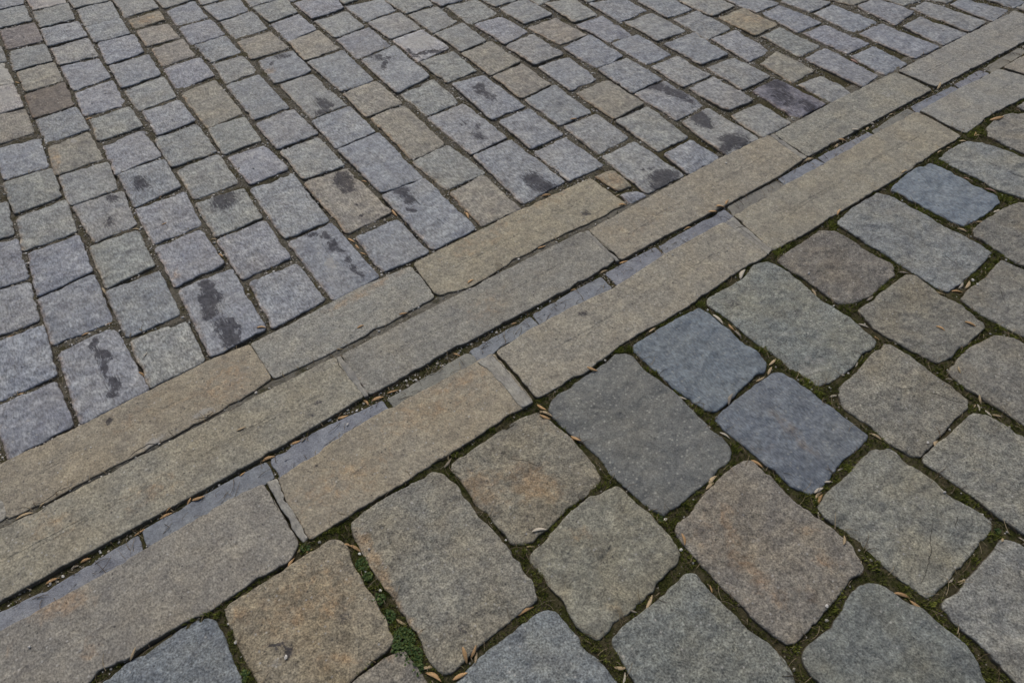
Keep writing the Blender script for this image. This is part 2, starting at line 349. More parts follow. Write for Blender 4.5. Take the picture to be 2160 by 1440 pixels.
RUSTS = [
('B2',-0.791,-0.346,0.0874,0.0719,1.95,.55),
('B2',-0.879,-0.346,0.0862,0.0683,1.98,.5),
('B2',-0.819,-0.494,0.0568,0.0231,2.48,.6),
('B2',-0.963,-0.270,0.0388,0.0246,2.32,.6),
('B5',-0.347,-0.346,0.0789,0.0636,2.45,.75),
('B5',-0.225,-0.406,0.0734,0.0545,1.87,.85),
('B5',-0.091,-0.293,0.0659,0.0182,1.90,.4),
('B23',0.102,-0.769,0.0465,0.0255,0.64,.62),
('B23',0.066,-0.813,0.0512,0.0259,0.83,.66),
('B23',0.052,-0.867,0.0448,0.0281,1.40,.7),
('B23',0.047,-0.917,0.0430,0.0277,1.46,.7),
('B23',0.049,-0.961,0.0420,0.0270,1.32,.66),
('B23',0.020,-0.769,0.0670,0.0504,0.87,.4),
('B23',-0.027,-0.916,0.0593,0.0467,3.12,.3),
('B23',0.239,-0.902,0.0351,0.0176,2.61,.6),
('B23',0.213,-0.973,0.0365,0.0255,2.00,.6),
('B23',0.116,-1.004,0.0367,0.0183,1.71,.5),
('B4',-0.658,-0.324,0.1031,0.0215,1.57,.9),
('B4',-0.659,-0.442,0.1217,0.0128,1.60,.9),
('B6',-0.227,-0.590,0.0434,0.0375,2.71,.45),
('B6',-0.266,-0.759,0.0269,0.0153,2.56,.55),
('B9',0.324,-0.685,0.0383,0.0209,2.62,.5),
('B9',0.436,-0.677,0.0667,0.0236,1.45,.7),
('B9',0.426,-0.751,0.0437,0.0192,1.44,.7),
('B3',-0.723,-0.558,0.0189,0.0127,1.16,.7),
('R3a',-1.287,-0.013,0.0767,0.0355,2.82,.75),
('R3a',-1.254,-0.150,0.0468,0.0189,1.43,.5),
('R3a',-1.392,-0.051,0.0533,0.0187,2.44,.3),
('R3b',-0.314,-0.060,0.2066,0.0766,3.05,.45),
('R3b',-0.634,-0.117,0.1484,0.0684,3.01,.5),
('R3b',-0.198,-0.034,0.1248,0.0284,3.05,.6),
('R1b',-0.760,0.365,0.0978,0.0875,-2.77,.55),
('R1b',-0.983,0.403,0.1195,0.0655,-3.03,.35),
('R1d',0.172,0.420,0.1903,0.0632,-3.02,.45),
('R1d',0.515,0.487,0.1636,0.0673,-2.96,.45),
('R2a',-1.256,0.202,0.0779,0.0425,2.29,.5),
('R2a',-1.026,0.148,0.0805,0.0449,-3.13,.5),
('R2c',0.685,0.158,0.1597,0.0601,-3.04,.35),
('R2b',0.018,0.159,0.1043,0.0543,-3.01,.4),
('R1c',-0.273,0.447,0.1601,0.0205,-3.09,.7),
('b6',-0.911,2.019,0.0837,0.0265,1.43,.2),
('c10',-0.734,0.877,0.0297,0.0180,1.48,.8),
('g4',0.026,1.950,0.0365,0.0284,1.87,.9),
('b7',-0.922,1.806,0.1006,0.0213,1.39,.8),
('e1',-0.276,2.802,0.1276,0.0737,2.29,.6),
('j8',0.761,0.403,0.0675,0.0493,2.61,.6),
('q1',2.201,0.992,0.1256,0.0969,2.89,.5),]
PALES = [
('B10',0.667,-0.596,0.0766,0.0572,3.07,.5),
('B12',1.516,-0.355,0.0701,0.0469,2.93,.5),
('B7',0.093,-0.427,0.0920,0.0641,0.72,.25),
('R1b',-0.985,0.288,0.0368,0.0207,-3.07,.7),
('R1b',-0.850,0.302,0.0361,0.0171,-3.06,.7),
('R1b',-1.169,0.280,0.0811,0.0153,2.95,.5),
('R2d',2.123,0.150,0.0426,0.0274,0.30,.6),
('R2e',3.053,0.068,0.0254,0.0156,2.91,.8),
('R2d',1.878,0.214,0.2337,0.0600,-3.05,.35),
('c0',-0.612,3.322,0.0596,0.0272,2.37,1),
('a2',-0.972,2.662,0.0756,0.0410,1.67,.9),
('a3',-1.004,2.436,0.1006,0.0491,1.59,.8),
('b7',-0.832,1.904,0.0180,0.0113,1.75,1.2),
('j3',0.722,1.768,0.0953,0.0840,1.47,.9),
('d4',-0.458,2.361,0.0905,0.0590,2.14,.4),
('e9',-0.294,0.631,0.0238,0.0189,1.51,1),
('B2',-0.930,-0.420,0.0207,0.0092,2.46,.6),
('B23',0.113,-0.847,0.0805,0.0302,1.03,.4),
('R3c',0.908,-0.082,0.1066,0.0171,1.58,.5),]
HUSKS = [
(-957,66,-928,57,'o'),
(-972,62,-956,73,'o'),
(-1021,72,-1005,74,'o'),
(-1275,272,-1262,274,'t'),
(-1140,268,-1129,271,'o'),
(-789,188,-766,185,'t'),
(-832,59,-820,63,'o'),
(-1257,682,-1242,679,'o'),
(-952,553,-944,534,'o'),
(-922,604,-911,611,'w'),
(-1103,58,-1077,61,'o'),
(-1038,65,-1009,63,'o'),
(-1227,66,-1205,63,'o'),
(-1249,65,-1232,61,'g'),
(-1304,61,-1277,58,'o'),
(-1328,271,-1293,265,'t'),
(-1188,-227,-1167,-212,'t'),
(-462,81,-459,59,'o'),
(-443,65,-412,58,'o'),
(-395,62,-366,54,'o'),
(-548,69,-522,62,'o'),
(-689,72,-662,63,'o'),
(-661,57,-645,63,'g'),
(-769,66,-738,59,'o'),
(-168,71,-155,51,'o'),
(-442,285,-429,279,'t'),
(-388,-234,-362,-223,'g'),
(-223,294,-201,287,'o'),
(-356,320,-335,319,'o'),
(-191,715,-182,686,'o'),
(-184,673,-184,647,'o'),
(-189,625,-179,603,'o'),
(214,591,206,556,'o'),
(8,758,4,716,'o'),
(-2,976,9,959,'o'),
(-606,502,-584,489,'o'),
(24,279,47,282,'o'),
(496,496,525,483,'o'),
(684,282,708,270,'o'),
(491,63,523,57,'o'),
(958,65,991,49,'o'),
(1000,55,1025,66,'o'),
(914,61,952,53,'o'),
(793,55,819,51,'o'),
(408,65,438,63,'t'),
(281,64,300,57,'o'),
(44,60,57,57,'o'),
(716,334,734,334,'t'),
(312,280,339,274,'o'),
(362,-216,392,-214,'t'),
(574,-284,570,-327,'w'),
(583,-339,580,-366,'o'),
(580,-366,575,-397,'g'),
(765,-226,808,-207,'w'),
(121,-210,139,-234,'o'),
(-73,-224,-63,-251,'o'),
(-81,-247,-64,-277,'t'),
(-87,-255,-73,-281,'o'),
(-59,-357,-51,-387,'o'),
(-65,-359,-60,-374,'o'),
(269,-433,278,-457,'w'),
(359,-541,388,-525,'g'),
(489,-531,519,-534,'t'),
(274,-588,282,-614,'w'),
(280,-694,287,-724,'o'),
(137,-678,170,-671,'t'),
(122,-681,149,-680,'t'),
(562,-515,593,-511,'t'),
(532,-536,561,-525,'t'),
(600,-829,608,-858,'t'),
(613,-689,634,-699,'w'),
(993,-845,976,-862,'t'),
(950,-935,932,-955,'t'),
(904,-947,920,-945,'t'),
(924,-948,909,-963,'w'),
(924,-972,920,-993,'w'),
(925,-991,941,-1010,'t'),
(932,-848,945,-863,'g'),
(437,-846,454,-850,'g'),
(378,-847,399,-858,'w'),
(335,-850,363,-854,'w'),
(328,-861,353,-859,'t'),
(324,-873,351,-865,'o'),
(704,-952,733,-948,'t'),
(763,-667,782,-660,'w'),
(914,-395,901,-421,'t'),
(1282,-217,1308,-208,'o'),
(1011,-530,1042,-530,'g'),
(912,-573,923,-599,'w'),
(910,-633,909,-647,'o'),
(1085,-721,1087,-745,'o'),
(1171,-763,1182,-791,'o'),
(1565,-511,1577,-539,'t'),
(1651,-527,1671,-542,'t'),
(1751,-537,1781,-542,'w'),
(1860,-449,1868,-486,'r'),
(1853,-365,1864,-386,'r'),
(1268,-666,1290,-689,'o'),
(1301,-671,1330,-666,'w'),
(1319,-684,1355,-674,'t'),
(1228,-637,1237,-660,'t'),
(1206,-515,1226,-537,'g'),
(1202,-252,1222,-252,'t'),
(1678,-213,1706,-216,'t'),
(1545,-222,1556,-235,'g'),
(-307,-512,-279,-528,'w'),
(-339,-531,-324,-542,'t'),
(-447,-647,-411,-652,'o'),
(-16,-729,-30,-752,'o'),
(-49,-854,-57,-868,'o'),
(-204,-805,-175,-792,'t'),
(-236,-789,-228,-798,'g'),
(-343,-854,-324,-869,'t'),
(-349,-888,-332,-875,'w'),
(-694,-268,-684,-280,'o'),
(-683,-278,-671,-305,'o'),
(-676,-493,-663,-518,'t'),
(-690,-524,-674,-538,'o'),
(-684,-614,-661,-625,'t'),
(-678,-626,-662,-656,'o'),
(-588,-632,-598,-662,'o'),
(-584,-657,-562,-645,'o'),
(-582,-671,-567,-655,'t'),
(-638,-670,-608,-677,'o'),
(-826,-238,-806,-225,'o'),
(-795,-218,-773,-210,'t'),
(-781,-232,-761,-232,'o'),
(275,-976,300,-963,'t'),
(281,-1116,298,-1143,'o'),
(295,-1146,300,-1173,'o'),
(423,-1187,443,-1194,'t'),
(406,-1175,424,-1175,'w'),
(594,-1195,607,-1193,'t'),
(302,-889,294,-900,'w'),
(642,-1218,643,-1227,'w'),
(2297,-217,2359,-242,'o'),
(2142,-241,2178,-226,'o'),
(2148,-245,2172,-247,'t'),
(2062,-222,2084,-239,'t'),
(1982,-219,2001,-228,'t'),
(1919,-217,1945,-221,'t'),
(1626,48,1657,55,'t'),
(1671,65,1701,48,'o'),
(1766,72,1797,60,'w'),
(1833,44,1860,51,'t'),
(1877,60,1900,53,'w'),
(2002,55,2029,51,'t'),
(2078,55,2102,54,'r'),
(2230,52,2255,45,'t'),
(2354,50,2392,65,'t'),
(1450,61,1496,51,'t'),
(2265,432,2259,389,'r'),
(-758,2046,-732,2048,'o'),
(-942,2561,-929,2539,'o'),
(892,818,919,809,'o'),
(-663,1330,-649,1336,'o'),
(-698,1164,-683,1165,'o'),
(-790,1215,-772,1198,'t'),
(-1055,803,-1034,803,'o'),
(-981,804,-969,804,'o'),
(-952,975,-951,946,'t'),
(-1244,930,-1227,932,'o'),
(-582,996,-566,983,'t'),
(-586,908,-580,886,'o'),]
WHITE = [(-1.357,-0.073),(-0.909,-0.423),(-0.683,-0.355),(-0.676,-0.415),(-0.675,-0.310),(0.654,-0.021),(0.955,-0.346),(1.075,-0.531),(0.910,-0.481),(0.728,-0.669),(1.351,-0.699),(1.366,-0.678),(0.596,-1.042),(-0.019,-0.677),(-0.044,-0.755),(-0.535,0.033),(-0.311,1.283),(1.186,0.224),(0.693,-0.936),(0.127,-1.041)]
MOSSHOT = [(-1.025,-0.234,0.020),(-1.050,-0.222,0.017),(-0.998,-0.245,0.014),(-0.776,-0.213,0.024),(-0.762,-0.237,0.018),(-0.686,-0.235,0.024),(-0.682,-0.352,0.029),(-0.678,-0.415,0.026),(-0.687,-0.466,0.022),(-0.682,-0.532,0.041),(-0.684,-0.578,0.027),(-0.985,-0.383,0.019),(-0.999,-0.407,0.018),(-0.686,-0.600,0.013),(0.963,-0.212,0.033),(0.998,-0.214,0.021),(0.576,-0.230,0.023),(0.404,-0.226,0.015),(0.240,-0.224,0.022),(0.271,-0.232,0.018),(0.050,-0.189,0.011),(0.262,-0.323,0.022),(0.265,-0.417,0.018),(0.278,-0.515,0.020),(0.276,-0.551,0.020),(0.267,-0.645,0.023),(0.299,-0.641,0.017),(0.579,-0.467,0.026),(0.603,-0.474,0.022),(-0.211,-0.496,0.012),(-0.368,-0.530,0.015),(-0.356,-0.532,0.018),(-0.373,-0.629,0.020),(-0.377,-0.653,0.017),(-0.086,-0.515,0.022),(-0.067,-0.512,0.016),(-0.039,-0.674,0.021),(-0.025,-0.692,0.018),(-0.046,-0.785,0.018),(0.054,-0.680,0.022),(0.082,-0.669,0.019),(-0.355,-0.810,0.021),(-0.355,-0.833,0.019),(-0.361,-0.776,0.014),(-0.375,-0.802,0.013),(0.199,-0.722,0.016),(0.595,-0.668,0.017),(0.585,-0.700,0.017),(0.596,-0.618,0.018),(0.536,-0.624,0.010),(0.591,-0.520,0.014),(0.464,-0.857,0.013),(0.553,-0.852,0.013),(0.319,-0.865,0.015),(0.288,-0.770,0.016),(0.315,-0.838,0.012),(1.594,-0.236,0.018),(1.571,-0.271,0.023),(1.549,-0.372,0.018),(1.597,-0.533,0.021),(1.617,-0.548,0.017),(1.854,-0.513,0.027),(1.862,-0.535,0.022),(2.196,-0.217,0.040),(2.133,-0.233,0.025),(1.879,-0.263,0.019),(1.465,-0.684,0.024),(1.516,-0.680,0.020),(1.220,-0.241,0.022),(1.205,-0.262,0.017),(1.149,-0.506,0.016),(1.096,-0.534,0.020),(0.904,-0.432,0.016),(1.206,-0.857,0.015),(0.948,-0.894,0.014),(0.632,-1.084,0.019),(0.629,-1.105,0.015),(0.595,-1.179,0.021),(0.503,-1.183,0.015),(0.294,-1.045,0.017),(0.295,-1.032,0.015),(0.303,-1.126,0.014),(0.332,-1.179,0.014),(0.141,-1.053,0.014),(0.185,-1.046,0.011),(0.003,-1.058,0.013),(0.301,-0.079,0.008),(-0.275,-0.205,0.010),(-0.221,-0.217,0.013),(-0.341,-0.237,0.010),(-0.348,-0.224,0.013),(-0.704,-0.221,0.018),(-0.790,-0.547,0.016),(-0.769,-0.540,0.011)]
WEEDS = [(-0.681,-0.338,0.016,130),(-0.685,-0.370,0.011,80),(-0.687,-0.431,0.015,90),(-0.688,-0.478,0.015,90),(-0.687,-0.540,0.027,420),(-0.687,-0.582,0.023,330),(-0.705,-0.551,0.015,120),(-0.690,-0.608,0.014,130),(-0.997,-0.403,0.012,60),(-0.774,-0.222,0.011,40),(0.611,-1.176,0.007,20),(-0.030,-0.673,0.006,15)]
CRACKS = [
(.0009,[516,-1062,490,-1077,462,-1090,434,-1109,405,-1119,375,-1132,347,-1138]),
(.0012,[830,-824,838,-845,854,-864,868,-891,887,-922]),
(.0008,[778,-776,793,-800,820,-812]),
(.0008,[1422,-739,1390,-755,1366,-782,1347,-799]),
(.0010,[-241,-312,-208,-342,-187,-377,-172,-369]),
(.0016,[-1054,279,-1038,287,-1000,290,-974,276]),
(.0016,[-873,294,-855,287,-841,280,-821,290]),
(.0012,[-1287,284,-1260,278,-1224,288,-1191,284]),
(.0030,[621,1742,646,1674,703,1681,749,1647,803,1649]),
(.0010,[-80,-8,-77,-59,-80,-99]),
(.0009,[-70,-97,-73,-136,-80,-191]),
(.0013,[-459,257,-465,228,-464,196]),
(.0011,[-787,-16,-789,-56,-790,-95]),
(.0010,[-788,-104,-783,-145,-783,-194]),
(.0008,[945,-32,941,-106,933,-181]),
(.0008,[505,206,503,141,501,84]),
(.0008,[1433,141,1425,99,1417,62]),
(.0009,[-732,4,-707,-1]),
(.0008,[572,-1095,539,-1108]),
(.0007,[1389,-287,1389,-306,1403,-325]),
(.0007,[1042,-771,1007,-762]),
(.0008,[1397,-564,1389,-586,1387,-613]),
(.0007,[749,-318,736,-334]),]
C = scene.collection
rng = random.Random(7); nr = np.random.default_rng(11)

# ------------------------------------------------------------------ materials
def newmat(name):
    m = bpy.data.materials.new(name); m.use_nodes = True
    n = m.node_tree.nodes; b = n['Principled BSDF']
    return m, n, m.node_tree.links, b
def mix(n, l, fac, a, b, mode='MIX'):
    x = n.new('ShaderNodeMix'); x.data_type = 'RGBA'; x.blend_type = mode; x.clamp_factor = True
    for sock, v in ((x.inputs['Factor'], fac), (x.inputs['A'], a), (x.inputs['B'], b)):
        if isinstance(v, bpy.types.NodeSocket): l.new(v, sock)
        elif isinstance(v, (int, float)):
            sock.default_value = v if sock.type == 'VALUE' else (v, v, v, 1)
        else: sock.default_value = (*v, 1)
    return x.outputs['Result']
def math_(n, l, op, a, b=0.0, c=None, clamp=False):
    x = n.new('ShaderNodeMath'); x.operation = op; x.use_clamp = clamp
    for i, v in enumerate((a, b) if c is None else (a, b, c)):
        if isinstance(v, bpy.types.NodeSocket): l.new(v, x.inputs[i])
        else: x.inputs[i].default_value = v
    return x.outputs[0]
def mrange(n, l, v, a, b, c=0.0, d=1.0, smooth=False):
    x = n.new('ShaderNodeMapRange'); x.clamp = True
    if smooth: x.interpolation_type = 'SMOOTHSTEP'
    l.new(v, x.inputs['Value'])
    for k, q in (('From Min', a), ('From Max', b), ('To Min', c), ('To Max', d)): x.inputs[k].default_value = q
    return x.outputs['Result']
def noise(n, l, vec, scale, detail=3, rough=.55, dist=0.0):
    x = n.new('ShaderNodeTexNoise'); l.new(vec, x.inputs['Vector']); x.inputs['Scale'].default_value = scale
    x.inputs['Detail'].default_value = detail; x.inputs['Roughness'].default_value = rough; x.inputs['Distortion'].default_value = dist
    return x.outputs['Fac']
def attr(n, name):
    x = n.new('ShaderNodeAttribute'); x.attribute_type = 'GEOMETRY'; x.attribute_name = name
    return x.outputs['Fac']

def stone_mat(name, grain=300, speck=0.5, mottle=0.28, streak=1.0, bump=0.5, flecks=0.5, rough=0.72, warm=0.5, big=0.0, pits=0.5):
    m, n, l, b = newmat(name)
    tc = n.new('ShaderNodeTexCoord'); oi = n.new('ShaderNodeObjectInfo')
    comb = n.new('ShaderNodeCombineXYZ')
    for i, k in enumerate((37.0, 91.0, 53.0)):
        l.new(math_(n, l, 'MULTIPLY', oi.outputs['Random'], k), comb.inputs[i])
    add = n.new('ShaderNodeVectorMath'); add.operation = 'ADD'
    l.new(tc.outputs['Object'], add.inputs[0]); l.new(comb.outputs[0], add.inputs[1]); v = add.outputs[0]
    mp = n.new('ShaderNodeMapping'); l.new(v, mp.inputs['Vector']); mp.inputs['Scale'].default_value = (1.0, 1.0/streak, 1.0)
    mp.inputs['Rotation'].default_value = (0, 0, math.radians(35)); vs_ = mp.outputs[0]
    base = oi.outputs['Color']
    g1 = noise(n, l, vs_, grain, 2.5, .6)                 # crystals
    g2 = noise(n, l, v, grain*0.36, 2, .6)
    g3 = noise(n, l, v, 26, 4, .6, .3)                     # hand-sized mottling
    g4 = noise(n, l, v, 7, 3, .5, .4)
    rnd = oi.outputs['Random']; own = mrange(n, l, math_(n, l, 'FRACT', math_(n, l, 'MULTIPLY', rnd, 17.3)), 0, 1, .68, 1)
    base = mix(n, l, own, base, mix(n, l, 1.0, base, mix(n, l, mrange(n, l, noise(n, l, v, 11, 5, .62, 1.2), .34, .66), (.86, .875, .90), (1.13, 1.12, 1.09)), 'MULTIPLY'))
    base = mix(n, l, mrange(n, l, noise(n, l, vs_, 34, 5, .7, 1.5), .56, .66, 0, .35), base, mix(n, l, 1.0, base, (.70, .70, .72), 'MULTIPLY'))
    col = mix(n, l, own, base, mix(n, l, mrange(n, l, g1, .32, .68), (1-speck,)*3, (1+speck,)*3), 'MULTIPLY')
    col = mix(n, l, 1.0, col, mix(n, l, mrange(n, l, g2, .3, .7), (1-speck*.5,)*3, (1+speck*.5,)*3), 'MULTIPLY')
    col = mix(n, l, 1.0, col, mix(n, l, mrange(n, l, g3, .3, .7), (1-mottle, 1-mottle, 1-mottle*.85), (1+mottle, 1+mottle, 1+mottle*.9)), 'MULTIPLY')
    # warm and cool drift of the rock itself
    col = mix(n, l, math_(n, l, 'MULTIPLY', mrange(n, l, g4, .42, .72), warm, clamp=True), col, mix(n, l, 1.0, col, (1.12, 1.0, .80), 'MULTIPLY'))
    # dark mica specks and bright feldspar flecks
    vo = n.new('ShaderNodeTexVoronoi'); l.new(v, vo.inputs['Vector']); vo.inputs['Scale'].default_value = grain*.33
    dk = mrange(n, l, vo.outputs['Distance'], .10, .26, 1, 0)
    sel = n.new('ShaderNodeSeparateColor'); l.new(vo.outputs['Color'], sel.inputs[0])
    col = mix(n, l, math_(n, l, 'MULTIPLY', dk, mrange(n, l, sel.outputs[0], .62, .75, 0, flecks*.9)), col, (.035, .035, .04))
    col = mix(n, l, math_(n, l, 'MULTIPLY', dk, mrange(n, l, sel.outputs[1], .72, .85, 0, flecks*.75)), col, (.52, .52, .50))
    if big:      # scattered large white feldspars
        vb = n.new('ShaderNodeTexVoronoi'); l.new(v, vb.inputs['Vector']); vb.inputs['Scale'].default_value = 85
        sb_ = n.new('ShaderNodeSeparateColor'); l.new(vb.outputs['Color'], sb_.inputs[0])
        col = mix(n, l, math_(n, l, 'MULTIPLY', mrange(n, l, vb.outputs['Distance'], .16, .34, 1, 0), mrange(n, l, sb_.outputs[0], .25, .9, 0, big)), col, (.36, .37, .34))
    # small pits and worn dark blotches
    pit = mrange(n, l, noise(n, l, v, 75, 4, .75), .56, .70, 0, pits)
    col = mix(n, l, pit, col, mix(n, l, 1.0, col, (.55, .55, .58), 'MULTIPLY'))
    # attributes painted on the stones: rust, pale lime, black tar
    nb = noise(n, l, v, 38, 5, .68, .6)
    rust = mrange(n, l, math_(n, l, 'ADD', attr(n, 'rust'), math_(n, l, 'MULTIPLY', math_(n, l, 'SUBTRACT', nb, .5), 1.8)), .22, 1.25, 0, .9, True)
    col = mix(n, l, rust, col, mix(n, l, 1.0, col, (1.26, .95, .70), 'MULTIPLY'))
    pale = mrange(n, l, math_(n, l, 'ADD', attr(n, 'pale'), math_(n, l, 'MULTIPLY', math_(n, l, 'SUBTRACT', nb, .5), 1.2)), .4, .75, 0, .6, True)
    col = mix(n, l, pale, col, (.36, .36, .345))
    nt2 = noise(n, l, vs_, 42, 7, .78, 2.2)
    tar = mrange(n, l, math_(n, l, 'ADD', attr(n, 'stain'), math_(n, l, 'MULTIPLY', math_(n, l, 'SUBTRACT', nt2, .5), 4.6)), .44, .66, 0, .76, True)
    halo = mrange(n, l, attr(n, 'stain'), .05, .9, 0, .5)
    tar = math_(n, l, 'MULTIPLY', tar, mrange(n, l, attr(n, 'stain'), .34, .52))
    col = mix(n, l, halo, col, mix(n, l, 1.0, col, (.50, .50, .54), 'MULTIPLY'))
    col = mix(n, l, tar, col, mix(n, l, mrange(n, l, g2, .35, .65), (.018, .018, .026), (.042, .042, .056)))
    # soil rubbed into the arrises, plus joint shade painted dark on the side walls
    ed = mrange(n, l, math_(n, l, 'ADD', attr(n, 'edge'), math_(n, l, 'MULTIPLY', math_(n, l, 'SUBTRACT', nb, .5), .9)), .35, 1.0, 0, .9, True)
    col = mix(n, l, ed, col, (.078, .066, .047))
    l.new(col, b.inputs['Base Color'])
    l.new(mrange(n, l, tar, 0, 1, rough, .85), b.inputs['Roughness'])
    b.inputs['Specular IOR Level'].default_value = .35
    h = math_(n, l, 'ADD', math_(n, l, 'MULTIPLY', g1, .35), math_(n, l, 'ADD', math_(n, l, 'MULTIPLY', g2, .5), math_(n, l, 'MULTIPLY', noise(n, l, v, 45, 4, .62), 1.4)))
    bp = n.new('ShaderNodeBump'); l.new(h, bp.inputs['Height']); bp.inputs['Distance'].default_value = .0035; bp.inputs['Strength'].default_value = bump
    l.new(bp.outputs[0], b.inputs['Normal'])
    return m
MAT_COB = stone_mat('gneiss_cobble', 200, .46, .30, 3.0, .85, .6, .66, .35, 0, .35)
MAT_SLAB = stone_mat('granite_kerb', 235, .40, .17, 1.4, .75, .8, .78, .35, 0, .75)
MAT_SETT = stone_mat('granite_sett', 235, .56, .22, 1.0, .95, .75, .76, .6, 0, .5)
MAT_FLECK = stone_mat('flecked_porphyry', 240, .32, .16, 1.0, .6, .3, .72, .3, .8, .35)
MAT_BLUE = stone_mat('blue_schist', 240, .32, .18, 3.0, .6, .4, .7, .3, .4, .35)
MAT_SAWN = stone_mat('sawn_granite', 300, .26, .22, 1.0, .3, .45, .75, .3, 0, .5)
MAT_CEM = stone_mat('cement', 240, .22, .24, 3.0, .6, .3, .85, .3, 0, .6)

def ground_mat():
    m, n, l, b = newmat('joint_soil')
    g = n.new('ShaderNodeNewGeometry'); v = g.outputs['Position']
    sp = n.new('ShaderNodeSeparateXYZ'); l.new(v, sp.inputs[0])
    f = noise(n, l, v, 120, 4, .7); f2 = noise(n, l, v, 14, 4, .6, .5); f3 = noise(n, l, v, 420, 2, .6)
    soil = mix(n, l, mrange(n, l, f, .3, .7), (.038, .035, .018), (.115, .102, .062))
    sand = mix(n, l, mrange(n, l, f, .3, .7), (.055, .050, .038), (.225, .212, .180))
    up = mrange(n, l, sp.outputs['Y'], .42, .52)            # above the kerb the joints are gritty sand
    col = mix(n, l, math_(n, l, 'MULTIPLY', up, mrange(n, l, f2, .36, .52)), soil, sand)
    col = mix(n, l, math_(n, l, 'MULTIPLY', mrange(n, l, noise(n, l, v, 22, 4, .65), .46, .6), mrange(n, l, sp.outputs['Y'], .75, -.2, .15, .85)), col, mix(n, l, mrange(n, l, f, .3, .7), (.018, .024, .007), (.062, .068, .018)))
    band = math_(n, l, 'MULTIPLY', mrange(n, l, sp.outputs['Y'], .228, .236), mrange(n, l, sp.outputs['Y'], .292, .300, 1, 0))
    col = mix(n, l, math_(n, l, 'MULTIPLY', band, mrange(n, l, f2, .3, .5)), col, mix(n, l, mrange(n, l, f, .3, .7), (.12, .115, .095), (.25, .24, .21)))
    l.new(col, b.inputs['Base Color']); b.inputs['Roughness'].default_value = .95
    b.inputs['Specular IOR Level'].default_value = .1
    bp = n.new('ShaderNodeBump'); l.new(math_(n, l, 'ADD', f, math_(n, l, 'MULTIPLY', f3, .5)), bp.inputs['Height']); bp.inputs['Distance'].default_value = .006
    l.new(bp.outputs[0], b.inputs['Normal'])
    return m
MAT_SOIL = ground_mat()
def ramp_mat(name, stops, rough=.8, trans=0.0, attrname='tone', nscale=None):
    m, n, l, b = newmat(name)
    cr = n.new('ShaderNodeValToRGB'); l.new(attr(n, attrname), cr.inputs[0])
    e = cr.color_ramp.elements
    while len(e) < len(stops): e.new(.5)
    for el, (p, c) in zip(e, stops): el.position = p; el.color = (*c, 1)
    col = cr.outputs[0]
    if nscale:
        g = n.new('ShaderNodeNewGeometry')
        col = mix(n, l, 1.0, col, mix(n, l, mrange(n, l, noise(n, l, g.outputs['Position'], nscale, 3, .6), .3, .7), (.65,)*3, (1.35,)*3), 'MULTIPLY')
    l.new(col, b.inputs['Base Color']); b.inputs['Roughness'].default_value = rough; b.inputs['Specular IOR Level'].default_value = .25
    return m
MAT_GRIT = ramp_mat('grit', [(0, (.07, .06, .045)), (.4, (.20, .18, .145)), (.7, (.36, .34, .30)), (1, (.62, .61, .58))], .8, nscale=300)
MAT_MOSS = ramp_mat('moss', [(0, (.028, .036, .008)), (.3, (.080, .092, .020)), (.65, (.16, .185, .035)), (1, (.28, .31, .07))], .85)
MAT_WEED = ramp_mat('weed_leaf', [(0, (.018, .045, .010)), (.5, (.045, .082, .020)), (1, (.09, .13, .035))], .6)
MAT_STRAW = ramp_mat('straw', [(0, (.07, .05, .03)), (.5, (.17, .13, .08)), (1, (.40, .33, .22))], .8)
def husk_mat():
    m, n, l, b = newmat('dry_husk')
    oi = n.new('ShaderNodeObjectInfo'); tc = n.new('ShaderNodeTexCoord')
    mp = n.new('ShaderNodeMapping'); l.new(tc.outputs['Object'], mp.inputs['Vector']); mp.inputs['Scale'].default_value = (60, 700, 700)
    f = noise(n, l, mp.outputs[0], 1, 3, .6)
    col = mix(n, l, 1.0, oi.outputs['Color'], mix(n, l, mrange(n, l, f, .3, .7), (.62, .58, .55), (1.3, 1.25, 1.2)), 'MULTIPLY')
    l.new(col, b.inputs['Base Color']); b.inputs['Roughness'].default_value = .6
    bp = n.new('ShaderNodeBump'); l.new(f, bp.inputs['Height']); bp.inputs['Distance'].default_value = .0006; l.new(bp.outputs[0], b.inputs['Normal'])
    return m
MAT_HUSK = husk_mat()

# ------------------------------------------------------------------ outline helpers
def resample(P, step):
    P = np.asarray(P, float); Q = np.vstack([P, P[:1]]); seg = np.linalg.norm(np.diff(Q, axis=0), axis=1)
    s = np.concatenate([[0], np.cumsum(seg)]); n = max(24, int(round(s[-1]/step)))
    t = np.arange(n)*s[-1]/n
    return np.column_stack([np.interp(t, s, Q[:, i]) for i in (0, 1)])
def smooth(P, k):
    for _ in range(k): P = (np.roll(P, 1, 0) + 2*P + np.roll(P, -1, 0))/4
    return P
def ccw(P):
    x, y = P[:, 0], P[:, 1]
    return P if np.sum(x*np.roll(y, -1) - np.roll(x, -1)*y) > 0 else P[::-1]
def normals(P):
    t = np.roll(P, -1, 0) - np.roll(P, 1, 0); t /= np.maximum(np.linalg.norm(t, axis=1), 1e-9)[:, None]
    return np.column_stack([t[:, 1], -t[:, 0]])     # outward for ccw
def nz(p, s, k=0.0): return mnoise.noise(Vector((p[0]*s+k, p[1]*s-k, k*.37)))
